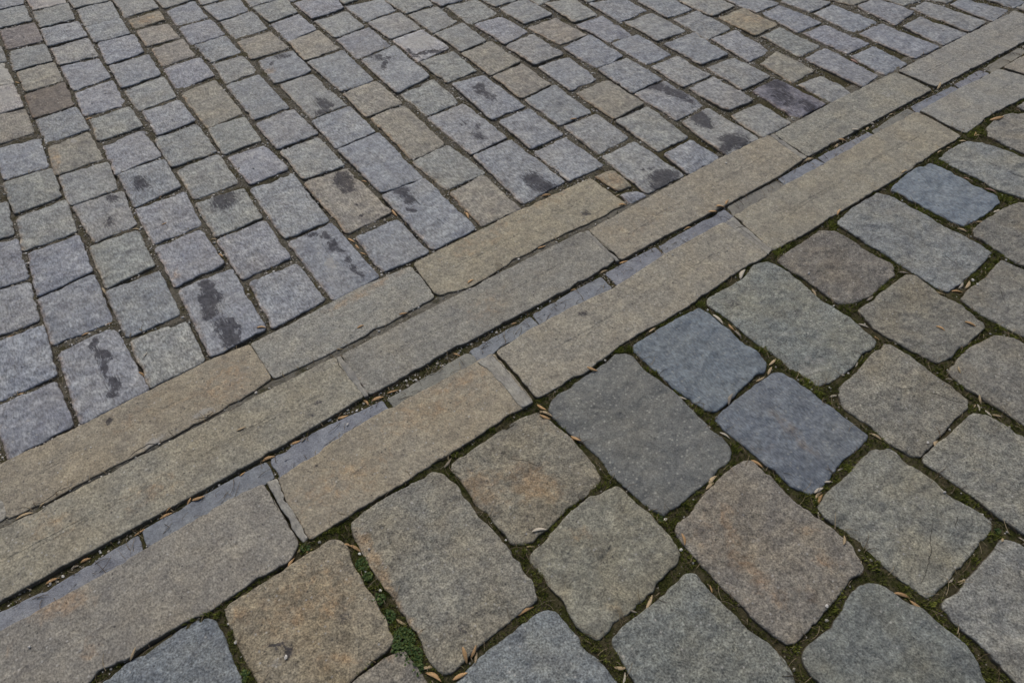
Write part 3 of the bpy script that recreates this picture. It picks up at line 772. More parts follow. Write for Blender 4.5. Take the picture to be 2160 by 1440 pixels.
def round_quad(P, rad, step=.005, bulge=.003):
    P = ccw(np.asarray(P, float)); out = []
    n = len(P)
    for i in range(n):
        a, b, c = P[i-1], P[i], P[(i+1) % n]
        u = a-b; v = c-b; lu, lv = np.linalg.norm(u), np.linalg.norm(v); u /= lu; v /= lv
        r = min(rad[i % len(rad)], lu*.35, lv*.35)
        p0, p2 = b+u*r, b+v*r
        for t in (0, .25, .5, .75, 1): out.append((1-t)**2*p0+2*t*(1-t)*(b*.82+(p0+p2)*.09)+t*t*p2)
    return resample(out, step)
def ragged(P, amp, k, scale=28, chip=.5):
    N = normals(P)
    d = np.array([amp*(nz(p, scale, k)+.55*nz(p, scale*3.1, k+5)+.4*nz(p, scale*8, k+9))-chip*.03*max(0, nz(p, 17, k+20)-.22)-chip*.016*max(0, nz(p, 52, k+30)-.2) for p in P])
    return P + N*d[:, None]

MASKS = []          # every footprint, for scattering grit and moss only in the joints
def build_mesh(name, P, z0, depth, r_edge, dome, rough, k, tilt=(0, 0), rings=12, stains=(), rusts=(), pales=(), edge=.7, mat=None, rustedge=0.0, ridge=1.0):
    """One stone: side wall, rounded arris, worn top with dome, tilt and unevenness; stains ride as vertex attributes."""
    P = ccw(P); n = len(P); c = P.mean(0); N = normals(P)
    d = P-c; cov = d.T@d/n; ev, vec = np.linalg.eigh(cov); ax = vec[:, 1]
    L = (d@ax).ptp() if hasattr(d, 'ptp') else np.ptp(d@ax); W = np.ptp(d@vec[:, 0]); hl = max(0., L/2-W/2)
    rows = []; inr = []
    for f, z in ((-.003, -depth), (-.001, -r_edge*2.2), (0, -r_edge*1.15), (r_edge*.12, -r_edge*.62), (r_edge*.42, -r_edge*.24), (r_edge*.9, -r_edge*.05)):
        rows.append((P-N*f, np.full(n, z))); inr.append(max(f, 0))
    Q = P-N*(r_edge*1.5); Q = smooth(Q, 1)
    tp = np.clip((Q-c)@ax, -hl, hl)[:, None]*ax+c
    for j in range(rings):
        s = (j/(rings))**1.0
        rows.append((Q*(1-s)+tp*s, np.zeros(n))); inr.append(r_edge*1.5+s*W*.5)
    V = []; 
    maxd = W*.5
    for (R_, zz), q in zip(rows, inr):
        t = min(1, q/maxd); zd = dome*(1-(1-t)**2.2)-dome*.4
        for p, z in zip(R_, zz):
            zn = 0.0
            if z > -r_edge*2: zn = rough*(.8*nz(p, 9, k)-1.1*ridge*abs(nz(p, 14, k+11))+.45*nz(p, 32, k+3)-.5*ridge*abs(nz(p, 40, k+13))+.22*nz(p, 90, k+7)+.45*ridge)
            V.append((p[0]-c[0], p[1]-c[1], z0+z+zd+zn+tilt[0]*(p[0]-c[0])+tilt[1]*(p[1]-c[1])))
    V.append((tp.mean(0)[0]-c[0], tp.mean(0)[1]-c[1], z0)); last = len(V)-1
    F = []
    nrw = len(rows)
    for j in range(nrw-1):
        for i in range(n):
            F.append((j*n+i, j*n+(i+1) % n, (j+1)*n+(i+1) % n, (j+1)*n+i))
    b0 = (nrw-1)*n
    if hl < 1e-6:
        V[last] = (0, 0, np.mean([V[b0+i][2] for i in range(n)]))
    # last ring is close to the middle: close it with a strip of faces to its own centre line
    for i in range(n): F.append((b0+i, b0+(i+1) % n, last))
    me = bpy.data.meshes.new(name); me.from_pydata(V, [], F)
    A = np.array(V)[:, :2]+c
    def blob(lst):
        out = np.zeros(len(A))
        B = A
        if len(lst): B = A+np.array([(.011*nz(p, 24, 3)+.008*nz(p, 61, 8)+.005*nz(p, 130, 2), .011*nz(p, 24, 13)+.008*nz(p, 61, 18)+.005*nz(p, 130, 6)) for p in A])
        for (x, y, rx, ry, ang, s) in lst:
            ca, sa = math.cos(ang), math.sin(ang); dx, dy = B[:, 0]-x, B[:, 1]-y
            q = np.sqrt(((dx*ca+dy*sa)/rx)**2+((-dx*sa+dy*ca)/ry)**2)
            out = np.maximum(out, s*np.clip(1.35-.85*q, 0, 1))
        return out
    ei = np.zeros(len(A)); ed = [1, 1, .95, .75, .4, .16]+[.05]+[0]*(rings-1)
    for j in range(nrw): ei[j*n:(j+1)*n] = ed[j]*edge if j > 2 else 1.35-.2*j  # wall rings kept near full: shade of the gaps put into their colour
    ru = blob(rusts)
    if rustedge:
        lf = np.zeros(len(A))
        for j in range(2, 9):
            w_ = [0, 0, .6, .8, .8, .7, .55, .35, .15][j]
            lf[j*n:(j+1)*n] = w_*np.clip(-N[:, 0]*1.3, 0, 1)*rustedge
        ru = np.maximum(ru, lf)
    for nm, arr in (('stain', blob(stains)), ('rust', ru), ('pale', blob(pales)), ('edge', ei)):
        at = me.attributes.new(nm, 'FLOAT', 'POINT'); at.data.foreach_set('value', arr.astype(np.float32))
    me.shade_smooth(); me.materials.append(mat)
    o = bpy.data.objects.new(name, me); o.location = (c[0], c[1], 0); C.objects.link(o)
    MASKS.append((P, z0, name))
    return o
def tag(o, label, cat, group=None, kind=None):
    if label: o['label'] = label
    if cat: o['category'] = cat
    if group: o['group'] = group
    if kind: o['kind'] = kind
    return o
def jit(c, a=.06):
    f = 1+rng.uniform(-a, a); return (c[0]*f*(1+rng.uniform(-.02, .02)), c[1]*f, c[2]*f*(1+rng.uniform(-.03, .03)), 1)

# ------------------------------------------------------------------ small cobbles above the kerb
COLS = {'b': (.246, .267, .298), 'g': (.248, .264, .268), 'o': (.254, .247, .220), 't': (.270, .248, .200), 'n': (.150, .132, .118),
        'r': (.195, .182, .182), 'p': (.35, .345, .33), 'w': (.35, .365, .40), 'k': (.170, .175, .215)}
WORD = {'b': 'blue-grey', 'g': 'plain grey', 'o': 'olive-grey', 't': 'tan', 'n': 'dark brown', 'r': 'reddish-grey', 'p': 'pale', 'w': 'whitish cracked', 'k': 'blackened'}
ORD = ['', 'first', 'second', 'third', 'fourth', 'fifth', 'sixth', 'seventh', 'eighth', 'ninth', 'tenth', 'eleventh', 'twelfth', 'thirteenth', 'fourteenth',
       'fifteenth', 'sixteenth', 'seventeenth', 'eighteenth', 'nineteenth', 'twentieth', '21st', '22nd', '23rd', '24th', '25th']
COURSES = 'zabcdefghijklmnopqrstuvw'
bycourse = {}
for row in COBBLES: bycourse.setdefault(row[0][0], []).append(row[0])
for k_ in bycourse: bycourse[k_].sort(key=lambda s: -int(s[1:]))
for idn, cc, q in COBBLES:
    P = np.array(q, float).reshape(4, 2)/1000
    L = (np.linalg.norm(P[1]-P[2])+np.linalg.norm(P[3]-P[0]))/2
    k = (ord(idn[0])*31+int(idn[1:])*7) % 97+.5
    rr = [.005+.012*abs(nz((i+1.3, k), 1.7)) for i in range(4)]
    small = L < .12
    O = round_quad(P, [r*(.6 if small else 1) for r in rr], .0055)
    O = ragged(O, .0026, k, 26, .40)+normals(O)*.0056
    st = [s[1:] for s in STAINS if s[0] == idn]; ru = [s[1:] for s in RUSTS if s[0] == idn]; pa = [s[1:] for s in PALES if s[0] == idn]
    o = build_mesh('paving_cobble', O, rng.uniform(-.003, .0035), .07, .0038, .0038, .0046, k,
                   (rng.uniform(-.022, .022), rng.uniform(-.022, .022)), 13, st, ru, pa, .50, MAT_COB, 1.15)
    o.color = jit(COLS[cc])
    n_ = bycourse[idn[0]].index(idn)+1; cn = COURSES.index(idn[0])+1
    size = 'long ' if L > .29 else ('small ' if L < .15 else '')
    sw = {'k': '', 'w': ''}.get(cc, 'black-stained ') if st and sum(s[2]*s[3] for s in st) > .0002 and cc != 'k' else ''
    lab = f"{size}{sw}{WORD[cc]} cobble, {ORD[n_]} from the kerb in the {ORD[cn]} course from left"
    if idn == 'j8': lab = 'tiny tan wedge cobble filling the gap at the end of the short kerb row'
    if idn == 'j9': lab = 'tiny blue-grey wedge cobble between the tan wedge and the long kerb row'
    tag(o, lab, 'cobble', 'small cobbles of the upper paving')

# ------------------------------------------------------------------ kerb slabs in three rows
TAN, TG, OL, GR = (.288, .267, .214), (.275, .263, .223), (.257, .252, .222), (.271, .270, .248)
KINFO = {'R1a': (GR, 'grey kerb slab just showing at the left end of the short kerb row'),
 'R1b': (TAN, 'long tan kerb slab with chipped lower edge, leftmost full slab of the short row'),
 'R1c': (GR, 'smooth pale grey kerb slab in the middle of the short kerb row'),
 'R1d': (TAN, 'tan-brown kerb slab at the right end of the short row, beside the wedge cobbles'),
 'R2a': (TG, 'tan-grey kerb slab at the left of the middle row, ending at a cement joint'),
 'R2b': (OL, 'long kerb slab of the middle row with dark smooth patches at both ends'),
 'R2c': (TG, 'speckled tan-grey kerb slab right of the smooth dark slab in the middle row'),
 'R2d': (OL, 'grey-olive kerb slab of the middle row passing the two tar-stained cobbles'),
 'R2e': (GR, 'pale grey kerb slab of the middle row near the top right corner'),
 'R2f': (GR, 'sliver of kerb slab in the extreme top right corner'),
 'R3a': (OL, 'olive-grey kerb slab with rusty left end, bottom left of the lower row'),
 'R3b': (TAN, 'orange-tan kerb slab of the lower row with a cement patch on its right end'),
 'R3c': (TG, 'long pitted tan-grey kerb slab in the middle of the lower row'),
 'R3d': (TG, 'speckled grey kerb slab of the lower row above the long pale blue-grey sett'),
 'R3e': (GR, 'short grey kerb slab of the lower row near the mossy top right joint'),
 'R3f': (TG, 'last kerb slab of the lower row, cut by the right edge')}
for idn, q in KERB.items():
    P = np.array(q, float).reshape(-1, 2)/1000
    O = smooth(resample(ccw(P), .008), 1); k = sum(map(ord, idn)) % 50+.3
    O = ragged(O, .0018, k, 22, .45)+normals(O)*.0036
    st = [s[1:] for s in STAINS if s[0] == idn]; ru = [s[1:] for s in RUSTS if s[0] == idn]; pa = [s[1:] for s in PALES if s[0] == idn]
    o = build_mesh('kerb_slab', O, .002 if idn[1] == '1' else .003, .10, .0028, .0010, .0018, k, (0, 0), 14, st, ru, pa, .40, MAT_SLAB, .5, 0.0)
    o.color = jit(KINFO[idn][0], .03)
    tag(o, KINFO[idn][1], 'kerb slab', 'kerb slabs in three rows')
# ------------------------------------------------------------------ recessed sawn stones of the drain slot
SL, ST = (.212, .231, .268), (.215, .215, .196)
SWORD = {4: ('tan-grey', 'just right of the second cement joint'), 9: ('tan-grey', ''), 12: ('tan-grey', ''), 15: ('greyish', ''), 16: ('greyish', '')}
for idn, q in SLOT.items():
    P = np.array(q, float).reshape(-1, 2)/1000; num = int(idn[1:])
    O = smooth(resample(ccw(P), .005), 1); k = num*3.7
    O = ragged(O, .0016, k, 30, .5)+normals(O)*.0035
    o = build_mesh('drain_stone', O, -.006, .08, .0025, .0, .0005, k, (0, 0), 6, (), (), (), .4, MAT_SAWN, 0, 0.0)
    tan = num in (4, 9, 12, 15, 16)
    o.color = jit(ST if tan else SL, .04)
    tag(o, f"narrow {'tan-grey' if tan else 'smooth blue-grey'} stone in the drain slot, {ORD[num]} from the left end", 'drain stone', 'narrow stones recessed along the drain slot')
# ------------------------------------------------------------------ cement in the end joints of the slabs
MLAB = {'M2': 'thin cement joint across the middle kerb row, left of the dark smooth slab', 'M2c': 'cement joint across the middle kerb row, between dark slab and speckled slab',
 'M2d': 'thin cement joint across the middle kerb row beside the tar-stained cobbles', 'M3': 'pale cement joint across the lower kerb row, leftmost of the cement joints',
 'M3b': 'broad pale cement patch at the right end of the orange-tan slab', 'M3d': 'cement joint across the lower kerb row above the olive-grey broken sett'}
for idn, q in MORT.items():
    P = np.array(q, float).reshape(-1, 2)/1000
    O = ragged(smooth(resample(ccw(P), .004), 1), .0016, len(idn)+ord(idn[1]), 40)
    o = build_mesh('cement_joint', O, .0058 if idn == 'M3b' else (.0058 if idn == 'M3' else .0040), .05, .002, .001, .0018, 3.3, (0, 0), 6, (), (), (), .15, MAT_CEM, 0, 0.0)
    o.color = (.30, .30, .28, 1) if idn in ('M3', 'M3b') else (.275, .272, .25, 1)
    tag(o, MLAB[idn], 'cement joint', 'cement joints between kerb slabs')
# ------------------------------------------------------------------ big setts below the kerb
SG, SB, ST_, SO, SD = (.238, .235, .215), (.175, .200, .238), (.250, .225, .170), (.225, .225, .205), (.150, .155, .152)
SINFO = {'B1': ((.180, .206, .228), 'blue-grey speckled sett cut by the bottom edge, furthest left'),
 'B2': (ST_, 'orange-tan sett with a small dark star-shaped stain near its lower left corner'),
 'B3': ((.215, .205, .180), 'small brownish sett corner poking up at the bottom edge beside green weeds'),
 'B4': ((.222, .220, .192), 'long pale granite sett with rusty left edge, right of the green weeds'),
 'B5': ((.222, .212, .172), 'half-orange flaked sett directly under the cement-patched kerb slab'),
 'B6': ((.222, .222, .184), 'square yellowish-grey sett enclosed by moss in the lower middle'),
 'B7': ((.150, .160, .158), 'large dark grey sett with scattered white flecks'),
 'B8': ((.156, .189, .222), 'smooth blue sett directly right of the large dark flecked sett'),
 'B9': ((.146, .171, .204), 'smooth dark blue sett with a tan diagonal streak, below the other smooth blue sett'),
 'B10': ((.205, .224, .214), 'large pale greenish-grey sett with a broken lower right corner'),
 'B11': ((.180, .172, .155), 'small square brown sett beside the lower kerb row'),
 'B12': ((.212, .230, .235), 'long pale blue-grey sett with fine cracks, beside the square brown sett'),
 'B13': ((.178, .216, .258), 'short bright blue sett against the kerb near the right edge'),
 'B14': ((.225, .243, .243), 'pale speckled sett above the short bright blue sett'),
 'B15': ((.215, .215, .200), 'rounded olive-grey sett behind the moss patch by the top right kerb'),
 'B15b': ((.215, .212, .200), 'sliver of sett at the right edge touching the lower kerb row'),
 'B16': ((.188, .188, .172), 'brown-grey sett cut by the right edge, right of the short blue sett'),
 'B17': ((.200, .202, .186), 'chipped grey sett at the right edge beside the cluster of white husks'),
 'B18': ((.198, .197, .174), 'brown-grey sett with two dry husks lying on its face'),
 'B19': ((.212, .210, .184), 'tan-grey sett with a dark diagonal crack across its face'),
 'B20': ((.200, .200, .182), 'coarse brown-grey sett at the right edge with one husk near its left corner'),
 'B21': ((.215, .218, .194), 'plain coarse grey sett at the right edge below the cracked tan-grey sett'),
 'B22': ((.215, .222, .198), 'light grey sett with one thin vertical crack in its right half'),
 'B23': ((.212, .200, .174), 'large sett with a curved reddish rust band, lower right of centre'),
 'B24': ((.185, .202, .192), 'mottled grey-green sett at the bottom edge below the rust-banded sett'),
 'B25': ((.195, .220, .232), 'pale blue-grey speckled sett cut by the bottom edge in the middle'),
 'B26': ((.165, .182, .175), 'dark grey-green sett at the bottom edge with two orange husks on its upper rim'),
 'B27': ((.215, .222, .210), 'smooth grey sett in the bottom right corner')}
for idn, q in SETT.items():
    P = np.array(q, float).reshape(-1, 2)/1000
    O = smooth(resample(ccw(P), .005), 1); k = sum(map(ord, idn))*1.37 % 60
    O = ragged(O, .0019, k, 34, .45)+normals(O)*.0026
    st = [s[1:] for s in STAINS if s[0] == idn]; ru = [s[1:] for s in RUSTS if s[0] == idn]; pa = [s[1:] for s in PALES if s[0] == idn]
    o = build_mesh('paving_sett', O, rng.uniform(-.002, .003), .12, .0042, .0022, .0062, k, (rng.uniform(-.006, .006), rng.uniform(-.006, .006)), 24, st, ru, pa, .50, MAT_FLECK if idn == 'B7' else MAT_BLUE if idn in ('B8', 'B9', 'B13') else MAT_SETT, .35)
    o.color = (*SINFO[idn][0], 1)
    tag(o, SINFO[idn][1], 'sett', 'big setts of the lower paving')

# ------------------------------------------------------------------ where the stones are (3 mm raster)
X0, Y0, RES, NX, NY = -4.2, -3.4, .003, 3300, 3100
OCC = np.zeros((NY, NX), bool)
def raster(P, to):
    xa, ya = P.min(0); xb, yb = P.max(0)
    i0, i1 = max(0, int((xa-X0)/RES)), min(NX, int((xb-X0)/RES)+2); j0, j1 = max(0, int((ya-Y0)/RES)), min(NY, int((yb-Y0)/RES)+2)
    if i1 <= i0 or j1 <= j0: return
    gx, gy = np.meshgrid(X0+RES*np.arange(i0, i1), Y0+RES*np.arange(j0, j1)); ins = np.zeros(gx.shape, bool)
    n = len(P); step = max(1, n//60); Q = P[::step]
    for a, b in zip(Q, np.roll(Q, -1, 0)):
        if abs(b[1]-a[1]) < 1e-9: continue
        cnd = (gy > a[1]) != (gy > b[1]); xc = a[0]+(gy-a[1])*(b[0]-a[0])/(b[1]-a[1])
        ins ^= cnd & (gx < xc)
    to[j0:j1, i0:i1] |= ins
SLOTM = np.zeros((NY, NX), bool)
for P, z0, nm in MASKS:
    raster(P, SLOTM if nm == 'drain_stone' else OCC)
def occ(x, y, A=None):
    A = OCC if A is None else A
    i = ((np.asarray(x)-X0)/RES).astype(int); j = ((np.asarray(y)-Y0)/RES).astype(int)
    ok = (i >= 0) & (i < NX) & (j >= 0) & (j < NY); r = np.zeros(i.shape, bool)
    r[ok] = A[j[ok], i[ok]]; return r

# ------------------------------------------------------------------ paving that carries on beyond the photograph
def simple_stone(V, F, q, r, top, seed):
    O = round_quad(np.array(q), [r]*4, .02); n = len(O); c = O.mean(0); N = normals(O); b0 = len(V)
    O = ragged(O, .003, seed, 26)
    for f, z in ((0, -.06), (0, -.010), (.004, -.004), (.012, -.001), (.05, .001)):
        for p in O-N*f if f < .05 else (O-c)*.45+c: V.append((p[0], p[1], top+z+.002*nz(p, 12, seed)))
    V.append((c[0], c[1], top+.001))
    for j in range(4):
        for i in range(n): F.append((b0+j*n+i, b0+j*n+(i+1) % n, b0+(j+1)*n+(i+1) % n, b0+(j+1)*n+i))
    for i in range(n): F.append((b0+4*n+i, b0+4*n+(i+1) % n, b0+5*n))
    raster(O, OCC)
V, F = [], []
for k in range(-18, 30):                       # courses of small cobbles
    xa = -1.118+.2075*k + (0 if k < 14 else .004*(k-14)); xb = xa+.170
    ys = Y0+RES*np.arange(NY); col = np.zeros(NY, bool)
    for t in (.3, .5, .7): col |= OCC[:, min(NX-1, max(0, int((xa+(xb-xa)*t-X0)/RES)))]
    up = ys[col & (ys > .2)]
    y = (up.max()+.03) if len(up) and -1.5 < xa < 3.9 else (.50 if xa < .6 else .285)
    while y < 8.5:
        h = rng.choice([.21, .22, .225, .23, .33])
        simple_stone(V, F, [(xa, y), (xb+rng.uniform(-.006, .006), y), (xb, y+h), (xa+rng.uniform(-.005, .005), y+h)], .018, rng.uniform(-.003, .002), rng.uniform(0, 90)); y += h+.032
for k in range(-12, 22):                         # rows of big setts
    xa = -.995+.3185*k; xb = xa+.292
    ys = Y0+RES*np.arange(NY); col = np.zeros(NY, bool)
    for t in (.3, .5, .7): col |= OCC[:, min(NX-1, max(0, int((xa+(xb-xa)*t-X0)/RES)))]
    dn = ys[col & (ys < -.24)]
    y = (dn.min()-.028) if len(dn) and -1.35 < xa < 2.6 else -.265
    while y > -3.2:
        h = rng.choice([.28, .30, .31, .42])
        simple_stone(V, F, [(xa, y-h), (xb, y-h+rng.uniform(-.008, .008)), (xb, y), (xa, y)], .03, rng.uniform(-.003, .002), rng.uniform(0, 90)); y -= h+.03
for ya, yb, xl, xr in ((.272, .465, -1.55, None), (.067, .258, -1.60, 4.20), (-.225, .0, -1.60, 3.62)):   # kerb rows
    x = xl
    while x > -5.5: simple_stone(V, F, [(x-.95, ya), (x-.01, ya), (x-.01, yb), (x-.95, yb)], .008, .002, rng.uniform(0, 90)); x -= .96
    x = xr
    while x is not None and x < 7.5: simple_stone(V, F, [(x+.01, ya-.03), (x+.95, ya-.03), (x+.95, yb-.03), (x+.01, yb-.03)], .008, .002, rng.uniform(0, 90)); x += .96
me = bpy.data.meshes.new('pavement'); me.from_pydata(V, [], F); me.shade_smooth(); me.materials.append(MAT_SETT)
o = bpy.data.objects.new('pavement', me); C.objects.link(o); o.color = (.23, .23, .225, 1); o['kind'] = 'structure'

# ------------------------------------------------------------------ ground between and below the stones
def gz(x, y):
    z = -.0070+.0040*nz((x, y), 9, 2.2)+.0028*nz((x, y), 40, 4.4)+.0010*nz((x, y), 150, 1.)
    if -.035 < y < .085: z = min(z-.0015*min(1, (y+.035)/.012, (.085-y)/.008), -.0095)
    elif .23 < y < .29: z = .4*z-.001
    return min(z, -.0028)
def axis(lo, hi, step, far):
    a = list(np.arange(lo, hi, step)); s = step; p = lo; q = a[-1]; pre, post = [], []
    while p > -far: s *= 1.5; p -= s; pre.append(p); q += s; post.append(q)
    return np.array(pre[::-1]+a+post)
xs = axis(-2.0, 4.0, .0125, 45); ys = axis(-1.8, 4.0, .0125, 45)
k0, k1 = np.searchsorted(ys, .0), np.searchsorted(ys, .1)
ys = np.concatenate([ys[:k0], np.arange(.0, .1, .005), ys[k1:]])
GX, GY = np.meshgrid(xs, ys); DEEP = occ(GX, GY)
for ox_, oy_ in ((.017, 0), (-.017, 0), (0, .017), (0, -.017)): DEEP &= occ(GX+ox_, GY+oy_)
V = [(x, y, -.022 if DEEP[j, i] else gz(x, y)) for j, y in enumerate(ys) for i, x in enumerate(xs)]; nx = len(xs)
F = [(j*nx+i, j*nx+i+1, (j+1)*nx+i+1, (j+1)*nx+i) for j in range(len(ys)-1) for i in range(nx-1)]
me = bpy.data.meshes.new('ground'); me.from_pydata(V, [], F); me.shade_smooth(); me.materials.append(MAT_SOIL)
o = bpy.data.objects.new('ground', me); C.objects.link(o); o['kind'] = 'structure'

# ------------------------------------------------------------------ loose grit, moss, weeds, straw
bpy.context.view_layer.update(); dg = bpy.context.evaluated_depsgraph_get()
def top(x, y):
    h, loc, *_ = scene.ray_cast(dg, Vector((x, y, .5)), Vector((0, 0, -1)))
    return loc.z if h else 0.0
MR = Matrix(CAM_ROT); FPX = cd.lens/36*1024
def seen(x, y, mg=25):
    d = MR.transposed() @ (Vector((x, y, 0))-Vector(CAM_POS))
    if d.z > -.05: return False
    u = 512+FPX*d.x/-d.z; v = 341-FPX*d.y/-d.z
    return -mg < u < 1024+mg and -mg < v < 682+mg
def cloud(name, verts, faces, tones, mat, label):
    me = bpy.data.meshes.new(name); me.from_pydata(verts, [], faces); me.materials.append(mat)
    at = me.attributes.new('tone', 'FLOAT', 'POINT'); at.data.foreach_set('value', np.array(tones, np.float32))
    o = bpy.data.objects.new(name, me); C.objects.link(o); o['kind'] = 'stuff'; o['label'] = label; o['category'] = name.replace('_', ' ')
    return o
ICO = None
import bmesh
bm = bmesh.new(); bmesh.ops.create_icosphere(bm, subdivisions=1, radius=1); bm.verts.ensure_lookup_table()
IV = np.array([v.co[:] for v in bm.verts]); IF = [tuple(v.index for v in f.verts) for f in bm.faces]; bm.free()
V, F, T = [], [], []
def pebble(x, y, z, r, tone):
    a = nr.uniform(.6, 1.25, 3)*r; a[2] *= .75; th = nr.uniform(0, 6.28); c_, s_ = math.cos(th), math.sin(th)
    p = IV*(1+nr.uniform(-.22, .22, (len(IV), 1)))*a
    b0 = len(V); V.extend(zip(x+p[:, 0]*c_-p[:, 1]*s_, y+p[:, 0]*s_+p[:, 1]*c_, z+p[:, 2])); F.extend([(i+b0, j+b0, k+b0) for i, j, k in IF]); T.extend([tone]*len(IV))
cand = nr.uniform((-1.7, -1.6), (3.7, 3.9), (420000, 2)); fr = ~occ(cand[:, 0], cand[:, 1]) & ~occ(cand[:, 0], cand[:, 1], SLOTM)
cand = cand[fr]; cnt = 0
for x, y in cand:
    if cnt > 30000: break
    dens = .75 if y > .45 else (.25 if y > .1 else (.8 if y > -.02 else .09))
    dens *= .35+1.3*max(0, .5+nz((x, y), 5, 8.8))
    if nr.random() > dens or not seen(x, y): continue
    r = nr.choice([.0014, .0021, .0030, .0042], p=[.36, .34, .22, .08]); cnt += 1
    pebble(x, y, gz(x, y)+r*.35, r, float(np.clip(nr.beta(2.0, 1.6)+(.2 if r > .003 else 0), 0, 1)))
for _ in range(330):                                   # stray crumbs lying on top of the stones
    x, y = nr.uniform(-1.4, 3.4), nr.uniform(-1.2, 3.6)
    if y < .2 and nr.random() < (.2 if -.02 < y < .05 else .75): continue
    if seen(x, y) and occ([x], [y])[0]:
        r = nr.choice([.0014, .0022, .0034], p=[.5, .35, .15]); pebble(x, y, top(x, y)+r*.5, r, nr.uniform(.6, 1))
for x, y in WHITE: pebble(x, y, top(x, y)+.003, .0045, 1.0)
cloud('gravel', V, F, T, MAT_GRIT, 'loose pale grit and crumbs in the joints between the cobbles')

V, F, T = [], [], []
def blade(x, y, z, h, wd, lean, az, tone):
    dx, dy = math.cos(az), math.sin(az); px, py = -dy*wd, dx*wd; b0 = len(V)
    V.extend([(x-px, y-py, z), (x+px, y+py, z), (x+dx*lean*.4+px*.8, y+dy*lean*.4+py*.8, z+h*.6), (x+dx*lean*.4-px*.8, y+dy*lean*.4-py*.8, z+h*.6), (x+dx*lean, y+dy*lean, z+h)])
    F.extend([(b0, b0+1, b0+2, b0+3), (b0+3, b0+2, b0+4)]); T.extend([tone*.7, tone*.7, tone, tone, min(1, tone*1.25)])
cand = nr.uniform((-1.5, -1.55), (3.5, 0.9), (420000, 2)); cand = cand[~occ(cand[:, 0], cand[:, 1]) & ~occ(cand[:, 0], cand[:, 1], SLOTM)]
HOT = np.array(MOSSHOT, float)
cnt = 0
for x, y in cand:
    hot = 0.0
    if len(HOT): hot = float(np.max(np.clip(1.3-np.hypot(HOT[:, 0]-x, HOT[:, 1]-y)/HOT[:, 2], 0, 1)))
    n1 = .5+nz((x, y), 7, 5.5); n2 = .5+nz((x, y), 24, 1.5)
    if y < -.2: base = .75*max(0, (n1*.7+n2*.6)-.28)*2.1
    elif y < -.02: base = 0
    elif y < .10: base = .22*n1
    else: base = .10*max(0, n1-.5) if x > .6 else 0
    if nr.random() > max(base, hot*.95): continue
    if not seen(x, y): continue
    cnt += 1
    if cnt > 44000: break
    z = gz(x, y)-.001; green = .22+.45*n2*n1+.68*hot*(.6+.6*n2)
    for q in range(5):
        az = nr.uniform(0, 6.28); rr = nr.uniform(0, .004)
        blade(x+rr*math.cos(az*3), y+rr*math.sin(az*3), z, nr.uniform(.004, .009)*(1+.8*hot), nr.uniform(.0006, .0011), nr.uniform(.0015, .0055), az, float(np.clip(green+nr.uniform(-.22, .22), 0, 1)))
cloud('moss', V, F, T, MAT_MOSS, 'brown-green moss filling the joints between the big setts')

V, F, T = [], [], []
for (hx, hy, hr, nn) in WEEDS:
    for _ in range(nn):
        a, r = nr.uniform(0, 6.28), hr*math.sqrt(nr.random()); x, y = hx+r*math.cos(a), hy+r*math.sin(a)
        if occ([x], [y])[0] and nr.random() < .93: continue
        z = (top(x, y) if occ([x], [y])[0] else gz(x, y))+nr.uniform(.002, .011); s = nr.uniform(.0016, .0034); th = nr.uniform(0, 6.28); b0 = len(V); tl = nr.uniform(-.5, .5, 2); tone = nr.uniform(0, 1)
        for q in range(6):
            e = q*math.pi/3; px, py = s*math.cos(e), s*.72*math.sin(e)
            wx, wy = px*math.cos(th)-py*math.sin(th), px*math.sin(th)+py*math.cos(th); V.append((x+wx, y+wy, z+tl[0]*wx+tl[1]*wy+.0004*(q % 2))); T.append(tone)
        F.append(tuple(range(b0, b0+6)))
cloud('weeds', V, F, T, MAT_WEED, 'small round-leaved green weeds growing in the joint between two big setts')

V, F, T = [], [], []
def strand(x, y, L, az, z0, wd, tone, curve):
    pts = []; a = az
    for q in range(7): pts.append((x, y, z0+.003*math.sin(q/6*math.pi)+.0006*q)); x += L/6*math.cos(a); y += L/6*math.sin(a); a += curve/6
    b0 = len(V)
    for i, (px, py, pz) in enumerate(pts):
        j = min(i+1, 6); i2 = j-1; dx, dy = pts[j][0]-pts[i2][0], pts[j][1]-pts[i2][1]; l_ = math.hypot(dx, dy)+1e-9; ww = wd*(1-.5*i/6)
        V.extend([(px-dy/l_*ww, py+dx/l_*ww, pz), (px+dy/l_*ww, py-dx/l_*ww, pz), (px, py, pz+ww*1.4)]); T.extend([tone]*3)
    for i in range(6):
        for u, v_ in ((0, 1), (1, 2), (2, 0)): F.append((b0+i*3+u, b0+i*3+v_, b0+i*3+3+v_, b0+i*3+3+u))
cnt = 0
for x, y in nr.uniform((-1.4, -1.5), (3.4, 3.2), (120000, 2)):
    if cnt > 2200: break
    if occ([x], [y])[0] or not seen(x, y): continue
    if y > .3 and nr.random() < .78: continue
    if -.02 < y < .3 and nr.random() < .3: continue
    cnt += 1
    strand(x, y, nr.uniform(.012, .045), nr.uniform(0, 6.28) if nr.random() < .4 else nr.choice([0, math.pi/2])+nr.uniform(-.4, .4), gz(x, y)+nr.uniform(.002, .007), nr.uniform(.0004, .0009), nr.uniform(0, 1), nr.uniform(-1.2, 1.2))
cnt = 0
